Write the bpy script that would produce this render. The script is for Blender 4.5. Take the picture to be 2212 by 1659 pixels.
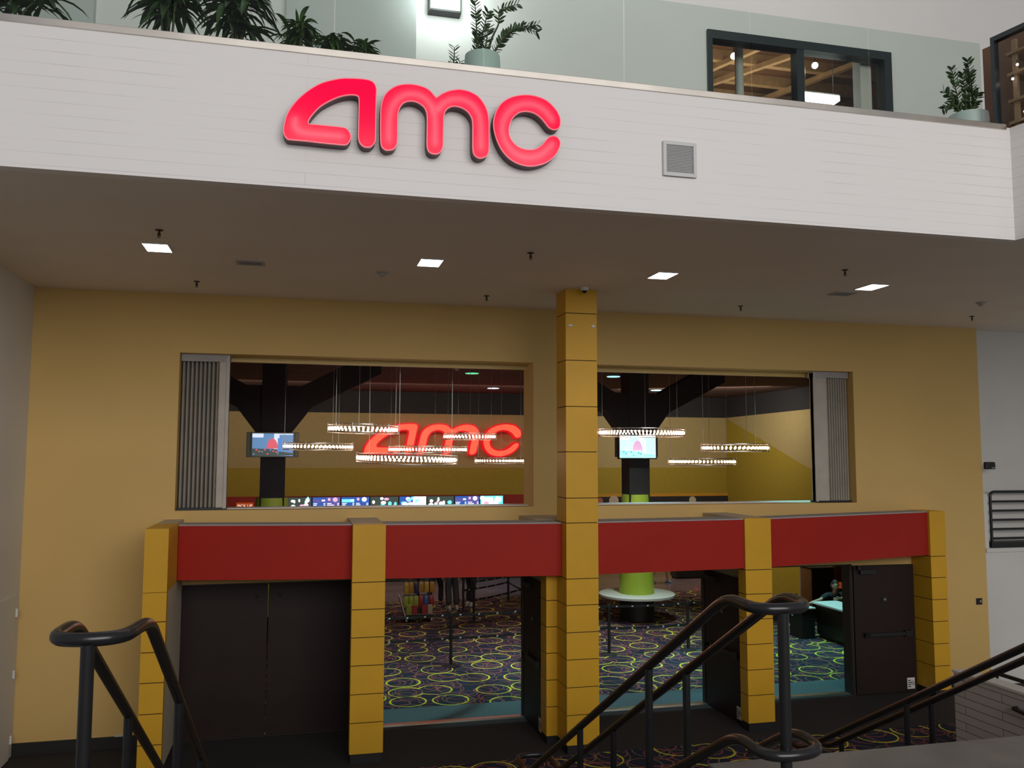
import bpy, bmesh, math, random
import numpy as np
from mathutils import Vector, Matrix, Euler
from mathutils import noise as mnoise

for o in list(bpy.data.objects):
    bpy.data.objects.remove(o, do_unlink=True)
S = bpy.context.scene
COL = S.collection
PI = math.pi
random.seed(7)

# ------------------------------------------------------------------ camera
CAM_H = 4.07                       # eye height above the lobby floor (standing on the stair landing)
cam_data = bpy.data.cameras.new('camera')
cam_data.sensor_fit = 'HORIZONTAL'
cam_data.sensor_width = 36.0
cam_data.lens = 36.0 * 1873.76 / 2212.0
cam_data.clip_start = 0.05
cam_data.clip_end = 200
cam = bpy.data.objects.new('camera', cam_data)
COL.objects.link(cam)
yaw, pit, rol = math.radians(13.7505), math.radians(4.8279), math.radians(0.1046)
fw = Vector((math.sin(yaw) * math.cos(pit), math.cos(yaw) * math.cos(pit), math.sin(pit)))
rt = Vector((math.cos(yaw), -math.sin(yaw), 0))
up = rt.cross(fw)
r2 = rt * math.cos(rol) + up * math.sin(rol)
u2 = -rt * math.sin(rol) + up * math.cos(rol)
M3 = Matrix((r2, u2, -fw)).transposed()
cam.matrix_world = Matrix.Translation((0, 0, CAM_H)) @ M3.to_4x4()
S.camera = cam

# ------------------------------------------------------------------ world, exposure, large lights
S.view_settings.view_transform = 'Standard'
S.view_settings.look = 'None'
S.view_settings.exposure = 0.0
S.view_settings.gamma = 1.0
S.view_settings.use_curve_mapping = False
W = bpy.data.worlds.new('world')
S.world = W
W.use_nodes = True
W.node_tree.nodes['Background'].inputs[0].default_value = (0.92, 0.95, 1.0, 1)
W.node_tree.nodes['Background'].inputs[1].default_value = 0.25


def area(name, loc, target, size, power, color=(1, 1, 1), size_y=None):
    d = bpy.data.lights.new(name, 'AREA')
    d.energy = power
    d.color = color
    d.shape = 'RECTANGLE'
    d.size = size
    d.size_y = size_y or size
    o = bpy.data.objects.new(name, d)
    COL.objects.link(o)
    o.location = loc
    o.rotation_euler = (Vector(target) - Vector(loc)).to_track_quat('-Z', 'Y').to_euler()
    return o


def spot(name, loc, target, power, color, angle=70, blend=0.6, r=0.08):
    d = bpy.data.lights.new(name, 'SPOT')
    d.energy = power
    d.color = color
    d.spot_size = math.radians(angle)
    d.spot_blend = blend
    d.shadow_soft_size = r
    o = bpy.data.objects.new(name, d)
    COL.objects.link(o)
    o.location = loc
    o.rotation_euler = (Vector(target) - Vector(loc)).to_track_quat('-Z', 'Y').to_euler()
    return o


# upright panel added behind the camera, standing in for the lit atrium
area('atrium_standin_light', (5.0, -14.0, 10.2), (4.5, 9.0, 4.8), 18.0, 2750, (1.0, 0.965, 0.935), 9.0)
# upper floor ceiling lights
area('upper_floor_light', (3.0, 9.2, 13.2), (3.0, 11.5, 9.0), 10.0, 60, (0.98, 1.0, 0.98), 1.5)
# lobby downlights (cool white and teal)
for (x, y, p, c) in ((2.4, 15.2, 520, (0.50, 1.0, 0.98)), (5.8, 15.2, 700, (0.50, 0.92, 1.0)),
                     (8.9, 15.0, 700, (0.30, 0.98, 1.0)), (2.6, 17.6, 520, (0.85, 0.95, 1.0)),
                     (6.2, 17.6, 820, (0.78, 0.86, 1.0)), (10.2, 17.0, 620, (0.4, 0.95, 0.98)),
                     (8.2, 18.9, 420, (0.78, 0.98, 0.95)), (3.6, 21.4, 260, (1.0, 0.75, 0.7))):
    spot('lobby_spot', (x, y, 6.28), (x, y + 0.3, 0), p, c, 62, 0.8)
spot('desk_spot', (11.4, 17.3, 6.28), (11.5, 17.6, 0.8), 800, (0.40, 1.0, 0.95), 40, 0.8)
spot('bench_spot', (8.0, 19.2, 6.28), (8.4, 20.8, 1.2), 300, (0.85, 1.0, 0.8), 40, 0.8)
area('lobby_wall_fill', (1.0, 27.2, 6.2), (1.0, 31.0, 2.6), 13.0, 120, (1.0, 0.86, 0.62), 0.5)  # added fill without a fitting, lifts the dark back wall
area('lobby_wall_fill', (12.6, 26.4, 6.2), (14.6, 30.0, 2.6), 5.0, 140, (1.0, 0.96, 0.72), 0.5)  # second added fill, for the right end of the back wall
spot('partition_spot', (12.6, 19.4, 6.28), (13.6, 22.5, 0.9), 900, (1.0, 0.92, 0.62), 40, 0.9)
spot('tile_fill_spot', (6.8, 26.8, 6.28), (6.6, 27.2, 0), 420, (0.35, 0.6, 1.0), 40, 0.9)  # spots added without fittings to brighten the far tiled floor
spot('tile_fill_spot', (3.2, 26.0, 6.28), (3.2, 26.2, 0), 420, (1.0, 0.72, 0.68), 60, 0.9)
spot('tile_fill_spot', (10.8, 25.8, 6.28), (11.0, 26.2, 0), 420, (1.0, 0.78, 0.76), 60, 0.9)

# ------------------------------------------------------------------ materials
def mat(name, col, rough=0.6, metal=0.0, emit=0.0, ecol=None, var=0.06, vscale=6.0, bump=0.0, bscale=60.0, spec=0.5):
    m = bpy.data.materials.new(name)
    m.use_nodes = True
    nt = m.node_tree
    b = nt.nodes['Principled BSDF']
    b.inputs['Roughness'].default_value = rough
    b.inputs['Metallic'].default_value = metal
    b.inputs['Specular IOR Level'].default_value = spec
    b.inputs['Base Color'].default_value = (*col, 1)
    if var or bump:
        tc = nt.nodes.new('ShaderNodeTexCoord')
    if var:
        n = nt.nodes.new('ShaderNodeTexNoise')
        n.inputs['Scale'].default_value = vscale
        n.inputs['Detail'].default_value = 4
        nt.links.new(tc.outputs['Object'], n.inputs['Vector'])
        r = nt.nodes.new('ShaderNodeMapRange')
        r.inputs[1].default_value = 0.3
        r.inputs[2].default_value = 0.7
        r.inputs[3].default_value = 1 - var
        r.inputs[4].default_value = 1 + var
        nt.links.new(n.outputs['Fac'], r.inputs[0])
        x = nt.nodes.new('ShaderNodeVectorMath')
        x.operation = 'SCALE'
        x.inputs[0].default_value = col
        nt.links.new(r.outputs[0], x.inputs['Scale'])
        nt.links.new(x.outputs[0], b.inputs['Base Color'])
    if bump:
        n2 = nt.nodes.new('ShaderNodeTexNoise')
        n2.inputs['Scale'].default_value = bscale
        nt.links.new(tc.outputs['Object'], n2.inputs['Vector'])
        bp = nt.nodes.new('ShaderNodeBump')
        bp.inputs['Strength'].default_value = bump
        bp.inputs['Distance'].default_value = 0.01
        nt.links.new(n2.outputs['Fac'], bp.inputs['Height'])
        nt.links.new(bp.outputs[0], b.inputs['Normal'])
    if emit:
        b.inputs['Emission Color'].default_value = (*(ecol or col), 1)
        b.inputs['Emission Strength'].default_value = emit
    return m


def brick_mat(name, col, mortar, cw, ch, axis='XZ', rough=0.7, joint=0.006, bump=0.4, contrast_jitter=0.03, paint=True):
    m = bpy.data.materials.new(name)
    m.use_nodes = True
    nt = m.node_tree
    b = nt.nodes['Principled BSDF']
    b.inputs['Roughness'].default_value = rough
    g = nt.nodes.new('ShaderNodeNewGeometry')
    sp = nt.nodes.new('ShaderNodeSeparateXYZ')
    nt.links.new(g.outputs['Position'], sp.inputs[0])
    cb = nt.nodes.new('ShaderNodeCombineXYZ')
    nt.links.new(sp.outputs['X' if axis[0] == 'X' else 'Y'], cb.inputs[0])
    nt.links.new(sp.outputs['Z'], cb.inputs[1])
    br = nt.nodes.new('ShaderNodeTexBrick')
    br.inputs['Scale'].default_value = 1.0
    br.inputs['Brick Width'].default_value = cw
    br.inputs['Row Height'].default_value = ch
    br.inputs['Mortar Size'].default_value = joint
    br.inputs['Mortar Smooth'].default_value = 0.3
    br.inputs['Color1'].default_value = (*col, 1)
    br.inputs['Color2'].default_value = (*[c * (1 - contrast_jitter) for c in col], 1)
    br.inputs['Mortar'].default_value = (*mortar, 1)
    nt.links.new(cb.outputs[0], br.inputs['Vector'])
    # uneven paint fills some joints
    n = nt.nodes.new('ShaderNodeTexNoise')
    n.inputs['Scale'].default_value = 1.6
    n.inputs['Detail'].default_value = 3
    nt.links.new(g.outputs['Position'], n.inputs['Vector'])
    rr = nt.nodes.new('ShaderNodeMapRange')
    rr.inputs[1].default_value = 0.38
    rr.inputs[2].default_value = 0.66
    nt.links.new(n.outputs['Fac'], rr.inputs[0])
    mx = nt.nodes.new('ShaderNodeMix')
    mx.data_type = 'RGBA'
    mx.inputs['A'].default_value = (*col, 1)
    if paint:
        nt.links.new(rr.outputs[0], mx.inputs['Factor'])
    else:
        mx.inputs['Factor'].default_value = 1
    nt.links.new(br.outputs['Color'], mx.inputs['B'])
    nt.links.new(mx.outputs['Result'], b.inputs['Base Color'])
    bp = nt.nodes.new('ShaderNodeBump')
    bp.invert = True
    bp.inputs['Strength'].default_value = bump
    bp.inputs['Distance'].default_value = 0.01
    nt.links.new(br.outputs['Fac'], bp.inputs['Height'])
    nt.links.new(bp.outputs[0], b.inputs['Normal'])
    return m


def carpet_mat(name, base=(0.026, 0.030, 0.048)):
    m = bpy.data.materials.new(name)
    m.use_nodes = True
    nt = m.node_tree
    b = nt.nodes['Principled BSDF']
    b.inputs['Roughness'].default_value = 0.95
    b.inputs['Specular IOR Level'].default_value = 0.1
    g = nt.nodes.new('ShaderNodeNewGeometry')
    cur = None

    def ring(cell, rad, wid, off, rnd, col, cur, wvar):
        mp = nt.nodes.new('ShaderNodeVectorMath')
        mp.operation = 'ADD'
        mp.inputs[1].default_value = (off[0], off[1], 0)
        nt.links.new(g.outputs['Position'], mp.inputs[0])
        v = nt.nodes.new('ShaderNodeTexVoronoi')
        v.voronoi_dimensions = '2D'
        v.inputs['Scale'].default_value = 1.0 / cell
        v.inputs['Randomness'].default_value = rnd
        nt.links.new(mp.outputs[0], v.inputs['Vector'])
        n = nt.nodes.new('ShaderNodeTexNoise')
        n.inputs['Scale'].default_value = 2.2
        nt.links.new(mp.outputs[0], n.inputs['Vector'])
        w = nt.nodes.new('ShaderNodeMapRange')
        w.inputs[1].default_value = 0.35
        w.inputs[2].default_value = 0.65
        w.inputs[3].default_value = (wid - wvar) / cell
        w.inputs[4].default_value = (wid + wvar) / cell
        nt.links.new(n.outputs['Fac'], w.inputs[0])
        c = nt.nodes.new('ShaderNodeMath')
        c.operation = 'COMPARE'
        c.inputs[1].default_value = rad / cell
        nt.links.new(v.outputs['Distance'], c.inputs[0])
        nt.links.new(w.outputs[0], c.inputs[2])
        mx = nt.nodes.new('ShaderNodeMix')
        mx.data_type = 'RGBA'
        nt.links.new(c.outputs[0], mx.inputs['Factor'])
        if cur is None:
            mx.inputs['A'].default_value = (*base, 1)
        else:
            nt.links.new(cur, mx.inputs['A'])
        mx.inputs['B'].default_value = (*col, 1)
        return mx.outputs['Result']
    red, brn, yel = (0.30, 0.085, 0.085), (0.24, 0.15, 0.08), (0.62, 0.60, 0.05)
    cur = ring(0.62, 0.235, 0.008, (0.13, 0.41), 0.75, brn, cur, 0.003)
    cur = ring(0.55, 0.205, 0.009, (0.77, 0.15), 0.80, red, cur, 0.004)
    cur = ring(0.70, 0.26, 0.008, (0.35, 0.63), 0.85, brn, cur, 0.003)
    cur = ring(0.48, 0.16, 0.010, (0.21, 0.91), 0.80, red, cur, 0.004)
    cur = ring(0.80, 0.30, 0.014, (0.0, 0.0), 0.62, yel, cur, 0.006)
    n = nt.nodes.new('ShaderNodeTexNoise')
    n.inputs['Scale'].default_value = 90
    nt.links.new(g.outputs['Position'], n.inputs['Vector'])
    r = nt.nodes.new('ShaderNodeMapRange')
    r.inputs[3].default_value = 0.75
    r.inputs[4].default_value = 1.2
    nt.links.new(n.outputs['Fac'], r.inputs[0])
    x = nt.nodes.new('ShaderNodeVectorMath')
    x.operation = 'SCALE'
    nt.links.new(cur, x.inputs[0])
    nt.links.new(r.outputs[0], x.inputs['Scale'])
    nt.links.new(x.outputs[0], b.inputs['Base Color'])
    return m


def glass_mat(name, tint, refl=1.0):
    m = bpy.data.materials.new(name)
    m.use_nodes = True
    nt = m.node_tree
    for n in list(nt.nodes):
        nt.nodes.remove(n)
    out = nt.nodes.new('ShaderNodeOutputMaterial')
    tr = nt.nodes.new('ShaderNodeBsdfTransparent')
    tr.inputs[0].default_value = (*tint, 1)
    gl = nt.nodes.new('ShaderNodeBsdfGlossy')
    gl.inputs['Roughness'].default_value = 0.02
    fr = nt.nodes.new('ShaderNodeFresnel')
    fr.inputs[0].default_value = 1.45
    ml = nt.nodes.new('ShaderNodeMath')
    ml.operation = 'MULTIPLY'
    ml.inputs[1].default_value = refl
    nt.links.new(fr.outputs[0], ml.inputs[0])
    # only the outward side of each thin sheet reflects
    ge = nt.nodes.new('ShaderNodeNewGeometry')
    inv = nt.nodes.new('ShaderNodeMath')
    inv.operation = 'SUBTRACT'
    inv.inputs[0].default_value = 1.0
    nt.links.new(ge.outputs['Backfacing'], inv.inputs[1])
    m2 = nt.nodes.new('ShaderNodeMath')
    m2.operation = 'MULTIPLY'
    nt.links.new(ml.outputs[0], m2.inputs[0])
    nt.links.new(inv.outputs[0], m2.inputs[1])
    ml = m2
    mx = nt.nodes.new('ShaderNodeMixShader')
    nt.links.new(ml.outputs[0], mx.inputs[0])
    nt.links.new(tr.outputs[0], mx.inputs[1])
    nt.links.new(gl.outputs[0], mx.inputs[2])
    nt.links.new(mx.outputs[0], out.inputs[0])
    return m


def letter_face_mat(name, col, base_emit, ecol, trans=1.0):
    """coloured acrylic lit from behind by the tubes inside the letter"""
    m = bpy.data.materials.new(name)
    m.use_nodes = True
    nt = m.node_tree
    for n in list(nt.nodes):
        nt.nodes.remove(n)
    out = nt.nodes.new('ShaderNodeOutputMaterial')
    tl = nt.nodes.new('ShaderNodeBsdfTranslucent')
    tl.inputs[0].default_value = (*col, 1)
    gl = nt.nodes.new('ShaderNodeBsdfGlossy')
    gl.inputs['Roughness'].default_value = 0.12
    fr = nt.nodes.new('ShaderNodeFresnel')
    fr.inputs[0].default_value = 1.3
    mx = nt.nodes.new('ShaderNodeMixShader')
    nt.links.new(fr.outputs[0], mx.inputs[0])
    nt.links.new(tl.outputs[0], mx.inputs[1])
    nt.links.new(gl.outputs[0], mx.inputs[2])
    em = nt.nodes.new('ShaderNodeEmission')
    em.inputs[0].default_value = (*ecol, 1)
    em.inputs[1].default_value = base_emit
    ad = nt.nodes.new('ShaderNodeAddShader')
    nt.links.new(mx.outputs[0], ad.inputs[0])
    nt.links.new(em.outputs[0], ad.inputs[1])
    nt.links.new(ad.outputs[0], out.inputs[0])
    return m


MT = {}
MT['fascia'] = brick_mat('white_painted_brick', (0.80, 0.775, 0.76), (0.60, 0.58, 0.57), 40.0, 0.11, 'XZ', 0.55, 0.003, 0.25, 0.0)
MT['fascia_side'] = brick_mat('white_painted_brick_side', (0.80, 0.775, 0.76), (0.62, 0.60, 0.59), 40.0, 0.11, 'YZ', 0.55, 0.003, 0.25, 0.0)
MT['halfwall'] = brick_mat('white_block', (0.50, 0.485, 0.47), (0.02, 0.02, 0.02), 1.3, 0.112, 'YZ', 0.7, 0.004, 0.3, 0.06, paint=False)
MT['soffit'] = mat('soffit_paint', (0.80, 0.72, 0.63), 0.85, var=0.03, vscale=0.8)
MT['white_wall'] = mat('white_wall_paint', (0.66, 0.645, 0.61), 0.75, var=0.03, vscale=1.2)
MT['marble'] = mat('pale_marble', (0.62, 0.63, 0.60), 0.35, var=0.14, vscale=3.0)
MT['upper_wall'] = mat('upper_wall_paint', (0.74, 0.725, 0.71), 0.8, var=0.02, vscale=0.8)
MT['grey_panel'] = mat('grey_panel_paint', (0.50, 0.525, 0.515), 0.7, var=0.04, vscale=1.5)
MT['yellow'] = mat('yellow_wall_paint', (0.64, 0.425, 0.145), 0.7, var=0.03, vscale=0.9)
MT['trim_yellow'] = mat('yellow_trim_paint', (0.62, 0.45, 0.16), 0.55, var=0.03)
MT['mustard'] = mat('mustard_panel', (0.65, 0.355, 0.024), 0.45, var=0.04, vscale=2.5, spec=0.28)
MT['groove'] = mat('dark_groove', (0.05, 0.025, 0.006), 0.8, var=0)
MT['red'] = mat('red_band_paint', (0.37, 0.018, 0.011), 0.6, spec=0.2, var=0.04, vscale=1.5)
MT['flashing'] = mat('grey_flashing', (0.36, 0.34, 0.33), 0.8, var=0.05)
MT['amber'] = mat('amber_paint', (0.60, 0.28, 0.03), 0.5, var=0.04)
MT['beige'] = mat('beige_paint', (0.56, 0.48, 0.35), 0.75, var=0.03)
MT['black_base'] = mat('black_baseboard', (0.012, 0.011, 0.011), 0.6, var=0.1)
MT['mat_floor'] = mat('dark_walk_off_mat', (0.020, 0.017, 0.017), 0.95, var=0.15, vscale=30, bump=0.3, bscale=200)
MT['threshold_mat'] = mat('grey_border_carpet', (0.075, 0.115, 0.125), 0.95, var=0.12, vscale=25, bump=0.2, bscale=200)
MT['door'] = mat('dark_brown_door', (0.022, 0.012, 0.011), 0.5, spec=0.25, var=0.08, vscale=3)
MT['frame_dark'] = mat('dark_door_frame', (0.016, 0.012, 0.012), 0.5, var=0.05)
MT['metal'] = mat('brushed_steel', (0.60, 0.57, 0.53), 0.28, 1.0, var=0.05, vscale=3)
MT['dark_metal'] = mat('dark_bronze_hardware', (0.05, 0.045, 0.04), 0.4, 0.8, var=0.05)
MT['rail'] = mat('black_painted_steel', (0.012, 0.012, 0.014), 0.26, 0.0, var=0.15, vscale=9, spec=0.5)
MT['concrete'] = mat('grey_concrete', (0.155, 0.138, 0.118), 0.85, var=0.18, vscale=2.4, bump=0.2, bscale=40)
MT['carpet'] = carpet_mat('ring_pattern_carpet')
MT['tile'] = mat('dark_reddish_tile', (0.19, 0.14, 0.135), 0.18, var=0.2, vscale=1.5)
MT['lobby_tan'] = mat('tan_paint', (0.42, 0.31, 0.15), 0.75, var=0.03)
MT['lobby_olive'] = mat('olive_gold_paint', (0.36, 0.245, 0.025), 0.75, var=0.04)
MT['lobby_black'] = mat('black_upper_paint', (0.022, 0.020, 0.028), 0.8, var=0.1)
MT['lobby_ceiling'] = mat('dark_maroon_ceiling', (0.085, 0.030, 0.034), 0.85, var=0.25, vscale=1.4)
MT['lobby_red'] = mat('red_menu_band', (0.33, 0.022, 0.014), 0.6, var=0.04)
MT['orange'] = mat('orange_sign_box', (0.62, 0.10, 0.015), 0.5, var=0.03, emit=0.25)
MT['white'] = mat('white_plastic', (0.72, 0.72, 0.70), 0.45, var=0.02)
MT['white_emit'] = mat('white_lit_lettering', (0.8, 0.75, 0.65), 0.5, var=0, emit=0.8)
MT['counter_top'] = mat('white_counter_top', (0.70, 0.74, 0.72), 0.3, var=0.03)
MT['black'] = mat('matte_black', (0.012, 0.012, 0.013), 0.5, var=0.1)
MT['black_lam'] = mat('black_laminate', (0.020, 0.019, 0.018), 0.4, var=0.1)
MT['green'] = mat('lime_cone_paint', (0.42, 0.58, 0.06), 0.5, var=0.04)
MT['accordion'] = mat('grey_folding_slats', (0.46, 0.42, 0.36), 0.5, 0.0, var=0.08, vscale=4)
MT['vent'] = mat('white_vent_metal', (0.60, 0.60, 0.60), 0.5, var=0.02)
MT['ceil_vent'] = mat('tan_vent_metal', (0.42, 0.39, 0.36), 0.5, var=0.02)
MT['vent_dark'] = mat('vent_shadow_gap', (0.10, 0.095, 0.09), 0.8, var=0)
MT['lens'] = mat('lit_lens', (1, 1, 1), 0.4, var=0, emit=9.0, ecol=(1.0, 0.95, 0.9))
MT['lamp_cool'] = mat('cool_lit_lens', (1, 1, 1), 0.4, var=0, emit=9.0, ecol=(0.95, 0.98, 1.0))
MT['lens_teal'] = mat('teal_lit_lens', (0.3, 1, 0.9), 0.4, var=0, emit=1.3, ecol=(0.15, 0.85, 0.75))
MT['lens_green'] = mat('green_lit_lens', (0.3, 1, 0.6), 0.4, var=0, emit=0.9, ecol=(0.12, 0.8, 0.38))
MT['lens_blue'] = mat('blue_lit_lens', (0.5, 0.9, 1), 0.4, var=0, emit=2.0, ecol=(0.30, 0.80, 1.0))
MT['lens_white'] = mat('pale_lit_lens', (0.8, 0.9, 1), 0.4, var=0, emit=1.2, ecol=(0.65, 0.72, 0.9))
MT['bulb'] = mat('warm_bulb', (1, 0.9, 0.8), 0.4, var=0, emit=14.0, ecol=(1.0, 0.62, 0.45))
MT['plexi'] = glass_mat('clear_band', (0.96, 0.97, 0.96), 0.22)
MT['hoop'] = mat('pale_metal_hoop', (0.55, 0.55, 0.52), 0.25, 0.9, var=0.03)
MT['cable'] = mat('steel_cable', (0.40, 0.42, 0.38), 0.35, 0.8, var=0)
MT['glass'] = glass_mat('balustrade_glass', (0.865, 0.915, 0.885), 0.9)
MT['pane'] = glass_mat('window_pane', (0.92, 0.92, 0.90), 1.0)
MT['steel_trim'] = mat('steel_rail_shoe', (0.66, 0.61, 0.55), 0.30, 1.0, var=0.16, vscale=1.3)
MT['win_frame'] = mat('blue_black_window_frame', (0.016, 0.024, 0.030), 0.4, var=0.08)
MT['wood'] = mat('brown_timber', (0.13, 0.060, 0.030), 0.6, var=0.2, vscale=5)
MT['wood_light'] = mat('pale_timber_joist', (0.36, 0.24, 0.14), 0.6, var=0.15, vscale=8)
MT['wood_wall'] = mat('reddish_wood_panel', (0.13, 0.045, 0.022), 0.5, var=0.2, vscale=3)
MT['leaf'] = mat('dark_green_leaf', (0.050, 0.090, 0.032), 0.4, var=0.35, vscale=9)
MT['leaf2'] = mat('mid_green_leaf', (0.080, 0.140, 0.038), 0.4, var=0.35, vscale=9)
MT['stem'] = mat('green_brown_stem', (0.08, 0.085, 0.035), 0.6, var=0.2)
MT['pot'] = mat('pale_blue_grey_pot', (0.62, 0.69, 0.69), 0.45, var=0.03)
MT['pot_white'] = mat('white_pot', (0.72, 0.72, 0.70), 0.45, var=0.03)
MT['soil'] = mat('dark_soil', (0.03, 0.022, 0.016), 0.95, var=0.3)
MT['sign_return'] = mat('maroon_letter_return', (0.10, 0.045, 0.055), 0.5, var=0.05)
MT['sign_trim'] = mat('pink_letter_trim', (0.85, 0.25, 0.28), 0.35, var=0, emit=0.25, ecol=(1.0, 0.12, 0.18))
MT['sign_face'] = letter_face_mat('red_letter_face', (0.95, 0.040, 0.045), 0.95, (1.0, 0.0, 0.058))
MT['sign_tube'] = mat('letter_light_tube', (1, 0.9, 0.85), 0.5, var=0, emit=9.0, ecol=(1.0, 0.80, 0.72))
MT['sign_face_in'] = letter_face_mat('coral_letter_face', (1.0, 0.20, 0.10), 0.95, (1.0, 0.15, 0.075))
MT['sign_rim_in'] = mat('red_letter_rim', (0.5, 0.01, 0.01), 0.4, var=0, emit=0.55, ecol=(1.0, 0.0, 0.015))
MT['sign_tube_in'] = mat('lobby_letter_tube', (1, 0.9, 0.8), 0.5, var=0, emit=5.0, ecol=(1.0, 0.75, 0.55))

# ------------------------------------------------------------------ mesh helpers
ORG = {}


class MB:
    """collects shapes; build() links them as ONE mesh object"""

    def __init__(self):
        self.v, self.f, self.m = [], [], []

    def add(self, vs, fs, mi=0):
        n = len(self.v)
        self.v += [tuple(p) for p in vs]
        self.f += [tuple(i + n for i in f) for f in fs]
        self.m += [mi] * len(fs)
        return self

    def box(self, a, b, mi=0):
        x0, y0, z0 = a
        x1, y1, z1 = b
        vs = [(x0, y0, z0), (x1, y0, z0), (x1, y1, z0), (x0, y1, z0), (x0, y0, z1), (x1, y0, z1), (x1, y1, z1), (x0, y1, z1)]
        return self.add(vs, [(0, 3, 2, 1), (4, 5, 6, 7), (0, 1, 5, 4), (1, 2, 6, 5), (2, 3, 7, 6), (3, 0, 4, 7)], mi)

    def obox(self, c, s, rot, mi=0):
        R = Euler(rot).to_matrix()
        vs = []
        for sx, sy, sz in ((-1, -1, -1), (1, -1, -1), (1, 1, -1), (-1, 1, -1), (-1, -1, 1), (1, -1, 1), (1, 1, 1), (-1, 1, 1)):
            vs.append(Vector(c) + R @ Vector((sx * s[0] / 2, sy * s[1] / 2, sz * s[2] / 2)))
        return self.add(vs, [(0, 3, 2, 1), (4, 5, 6, 7), (0, 1, 5, 4), (1, 2, 6, 5), (2, 3, 7, 6), (3, 0, 4, 7)], mi)

    def prism(self, poly, lo, hi, axis='z', mi=0):
        """poly: 2D ccw; axis z -> (x,y), y -> (x,z), x -> (y,z)"""
        n = len(poly)

        def P(p, t):
            return (p[0], p[1], t) if axis == 'z' else ((p[0], t, p[1]) if axis == 'y' else (t, p[0], p[1]))
        vs = [P(p, lo) for p in poly] + [P(p, hi) for p in poly]
        fs = [tuple(range(n))[::-1], tuple(range(n, 2 * n))] + [(i, (i + 1) % n, n + (i + 1) % n, n + i) for i in range(n)]
        return self.add(vs, fs, mi)

    def lathe(self, prof, c, n=24, mi=0, cap=True):
        """prof: list of (r, z)"""
        vs, fs = [], []
        for r, z in prof:
            for k in range(n):
                a = 2 * PI * k / n
                vs.append((c[0] + r * math.cos(a), c[1] + r * math.sin(a), c[2] + z))
        for i in range(len(prof) - 1):
            for k in range(n):
                fs.append((i * n + k, i * n + (k + 1) % n, (i + 1) * n + (k + 1) % n, (i + 1) * n + k))
        if cap:
            fs.append(tuple(range(n))[::-1])
            fs.append(tuple((len(prof) - 1) * n + k for k in range(n)))
        return self.add(vs, fs, mi)

    def tube(self, path, r, n=10, closed=False, mi=0):
        pts = [Vector(p) for p in path]
        m = len(pts)
        rs = r if isinstance(r, (list, tuple)) else [r] * m
        vs, fs = [], []
        prev = None
        for i, p in enumerate(pts):
            if closed:
                t = (pts[(i + 1) % m] - pts[i - 1]).normalized()
            else:
                t = (pts[min(i + 1, m - 1)] - pts[max(i - 1, 0)]).normalized()
            if prev is None:
                a = Vector((0, 0, 1)) if abs(t.z) < 0.9 else Vector((1, 0, 0))
                nrm = (a - t * a.dot(t)).normalized()
            else:
                nrm = (prev - t * prev.dot(t)).normalized()
            prev = nrm
            bn = t.cross(nrm)
            for k in range(n):
                a = 2 * PI * k / n
                vs.append(p + (nrm * math.cos(a) + bn * math.sin(a)) * rs[i])
        for i in range(m if closed else m - 1):
            j = (i + 1) % m
            for k in range(n):
                fs.append((i * n + k, i * n + (k + 1) % n, j * n + (k + 1) % n, j * n + k))
        if not closed:
            fs.append(tuple(range(n))[::-1])
            fs.append(tuple((m - 1) * n + k for k in range(n)))
        return self.add(vs, fs, mi)

    def ball(self, c, r, n=12, mi=0, rot=None):
        r = r if isinstance(r, (list, tuple)) else (r, r, r)
        R = Euler(rot).to_matrix() if rot else None
        vs, fs = [], []
        h = n // 2
        for i in range(h + 1):
            th = PI * i / h
            for k in range(n):
                a = 2 * PI * k / n
                p = Vector((r[0] * math.sin(th) * math.cos(a), r[1] * math.sin(th) * math.sin(a), r[2] * math.cos(th)))
                vs.append(Vector(c) + (R @ p if R else p))
        for i in range(h):
            for k in range(n):
                fs.append((i * n + k, (i + 1) * n + k, (i + 1) * n + (k + 1) % n, i * n + (k + 1) % n))
        return self.add(vs, fs, mi)

    def build(self, name, mats, parent=None, smooth=False, bevel=0.0, at=None, merge=True):
        me = bpy.data.meshes.new(name)
        org = ORG[parent.name] if parent else Vector(at or (0, 0, 0))
        me.from_pydata([tuple(Vector(p) - org) for p in self.v], [], self.f)
        bm = bmesh.new()
        bm.from_mesh(me)
        for f, mi in zip(bm.faces, self.m):
            f.material_index = mi
        if merge:
            bmesh.ops.remove_doubles(bm, verts=bm.verts, dist=1e-5)
        bmesh.ops.recalc_face_normals(bm, faces=bm.faces)
        if bevel:
            es = [e for e in bm.edges if len(e.link_faces) == 2 and e.calc_face_angle(0) > 0.5]
            bmesh.ops.bevel(bm, geom=es, offset=bevel, segments=2, affect='EDGES', profile=0.5, clamp_overlap=True)
        bm.to_mesh(me)
        bm.free()
        return link(name, me, mats, parent, smooth, org)


def link(name, me, mats, parent=None, smooth=False, org=Vector((0, 0, 0))):
    for m in (mats if isinstance(mats, (list, tuple)) else [mats]):
        me.materials.append(m)
    if smooth:
        for p in me.polygons:
            p.use_smooth = True
        try:
            me.set_sharp_from_angle(angle=math.radians(40))
        except Exception:
            pass
    o = bpy.data.objects.new(name, me)
    COL.objects.link(o)
    if parent:
        o.parent = parent
        ORG[o.name] = ORG[parent.name]
    else:
        o.location = org
        ORG[o.name] = Vector(org)
    return o


def tag(o, label=None, cat=None, group=None, kind=None):
    if label:
        o['label'] = label
    if cat:
        o['category'] = cat
    if group:
        o['group'] = group
    if kind:
        o['kind'] = kind
    return o


def thing(name, loc, label, cat, group=None):
    o = bpy.data.objects.new(name, None)
    o.empty_display_size = 0.1
    COL.objects.link(o)
    o.location = loc
    ORG[o.name] = Vector(loc)
    return tag(o, label, cat, group)


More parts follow.
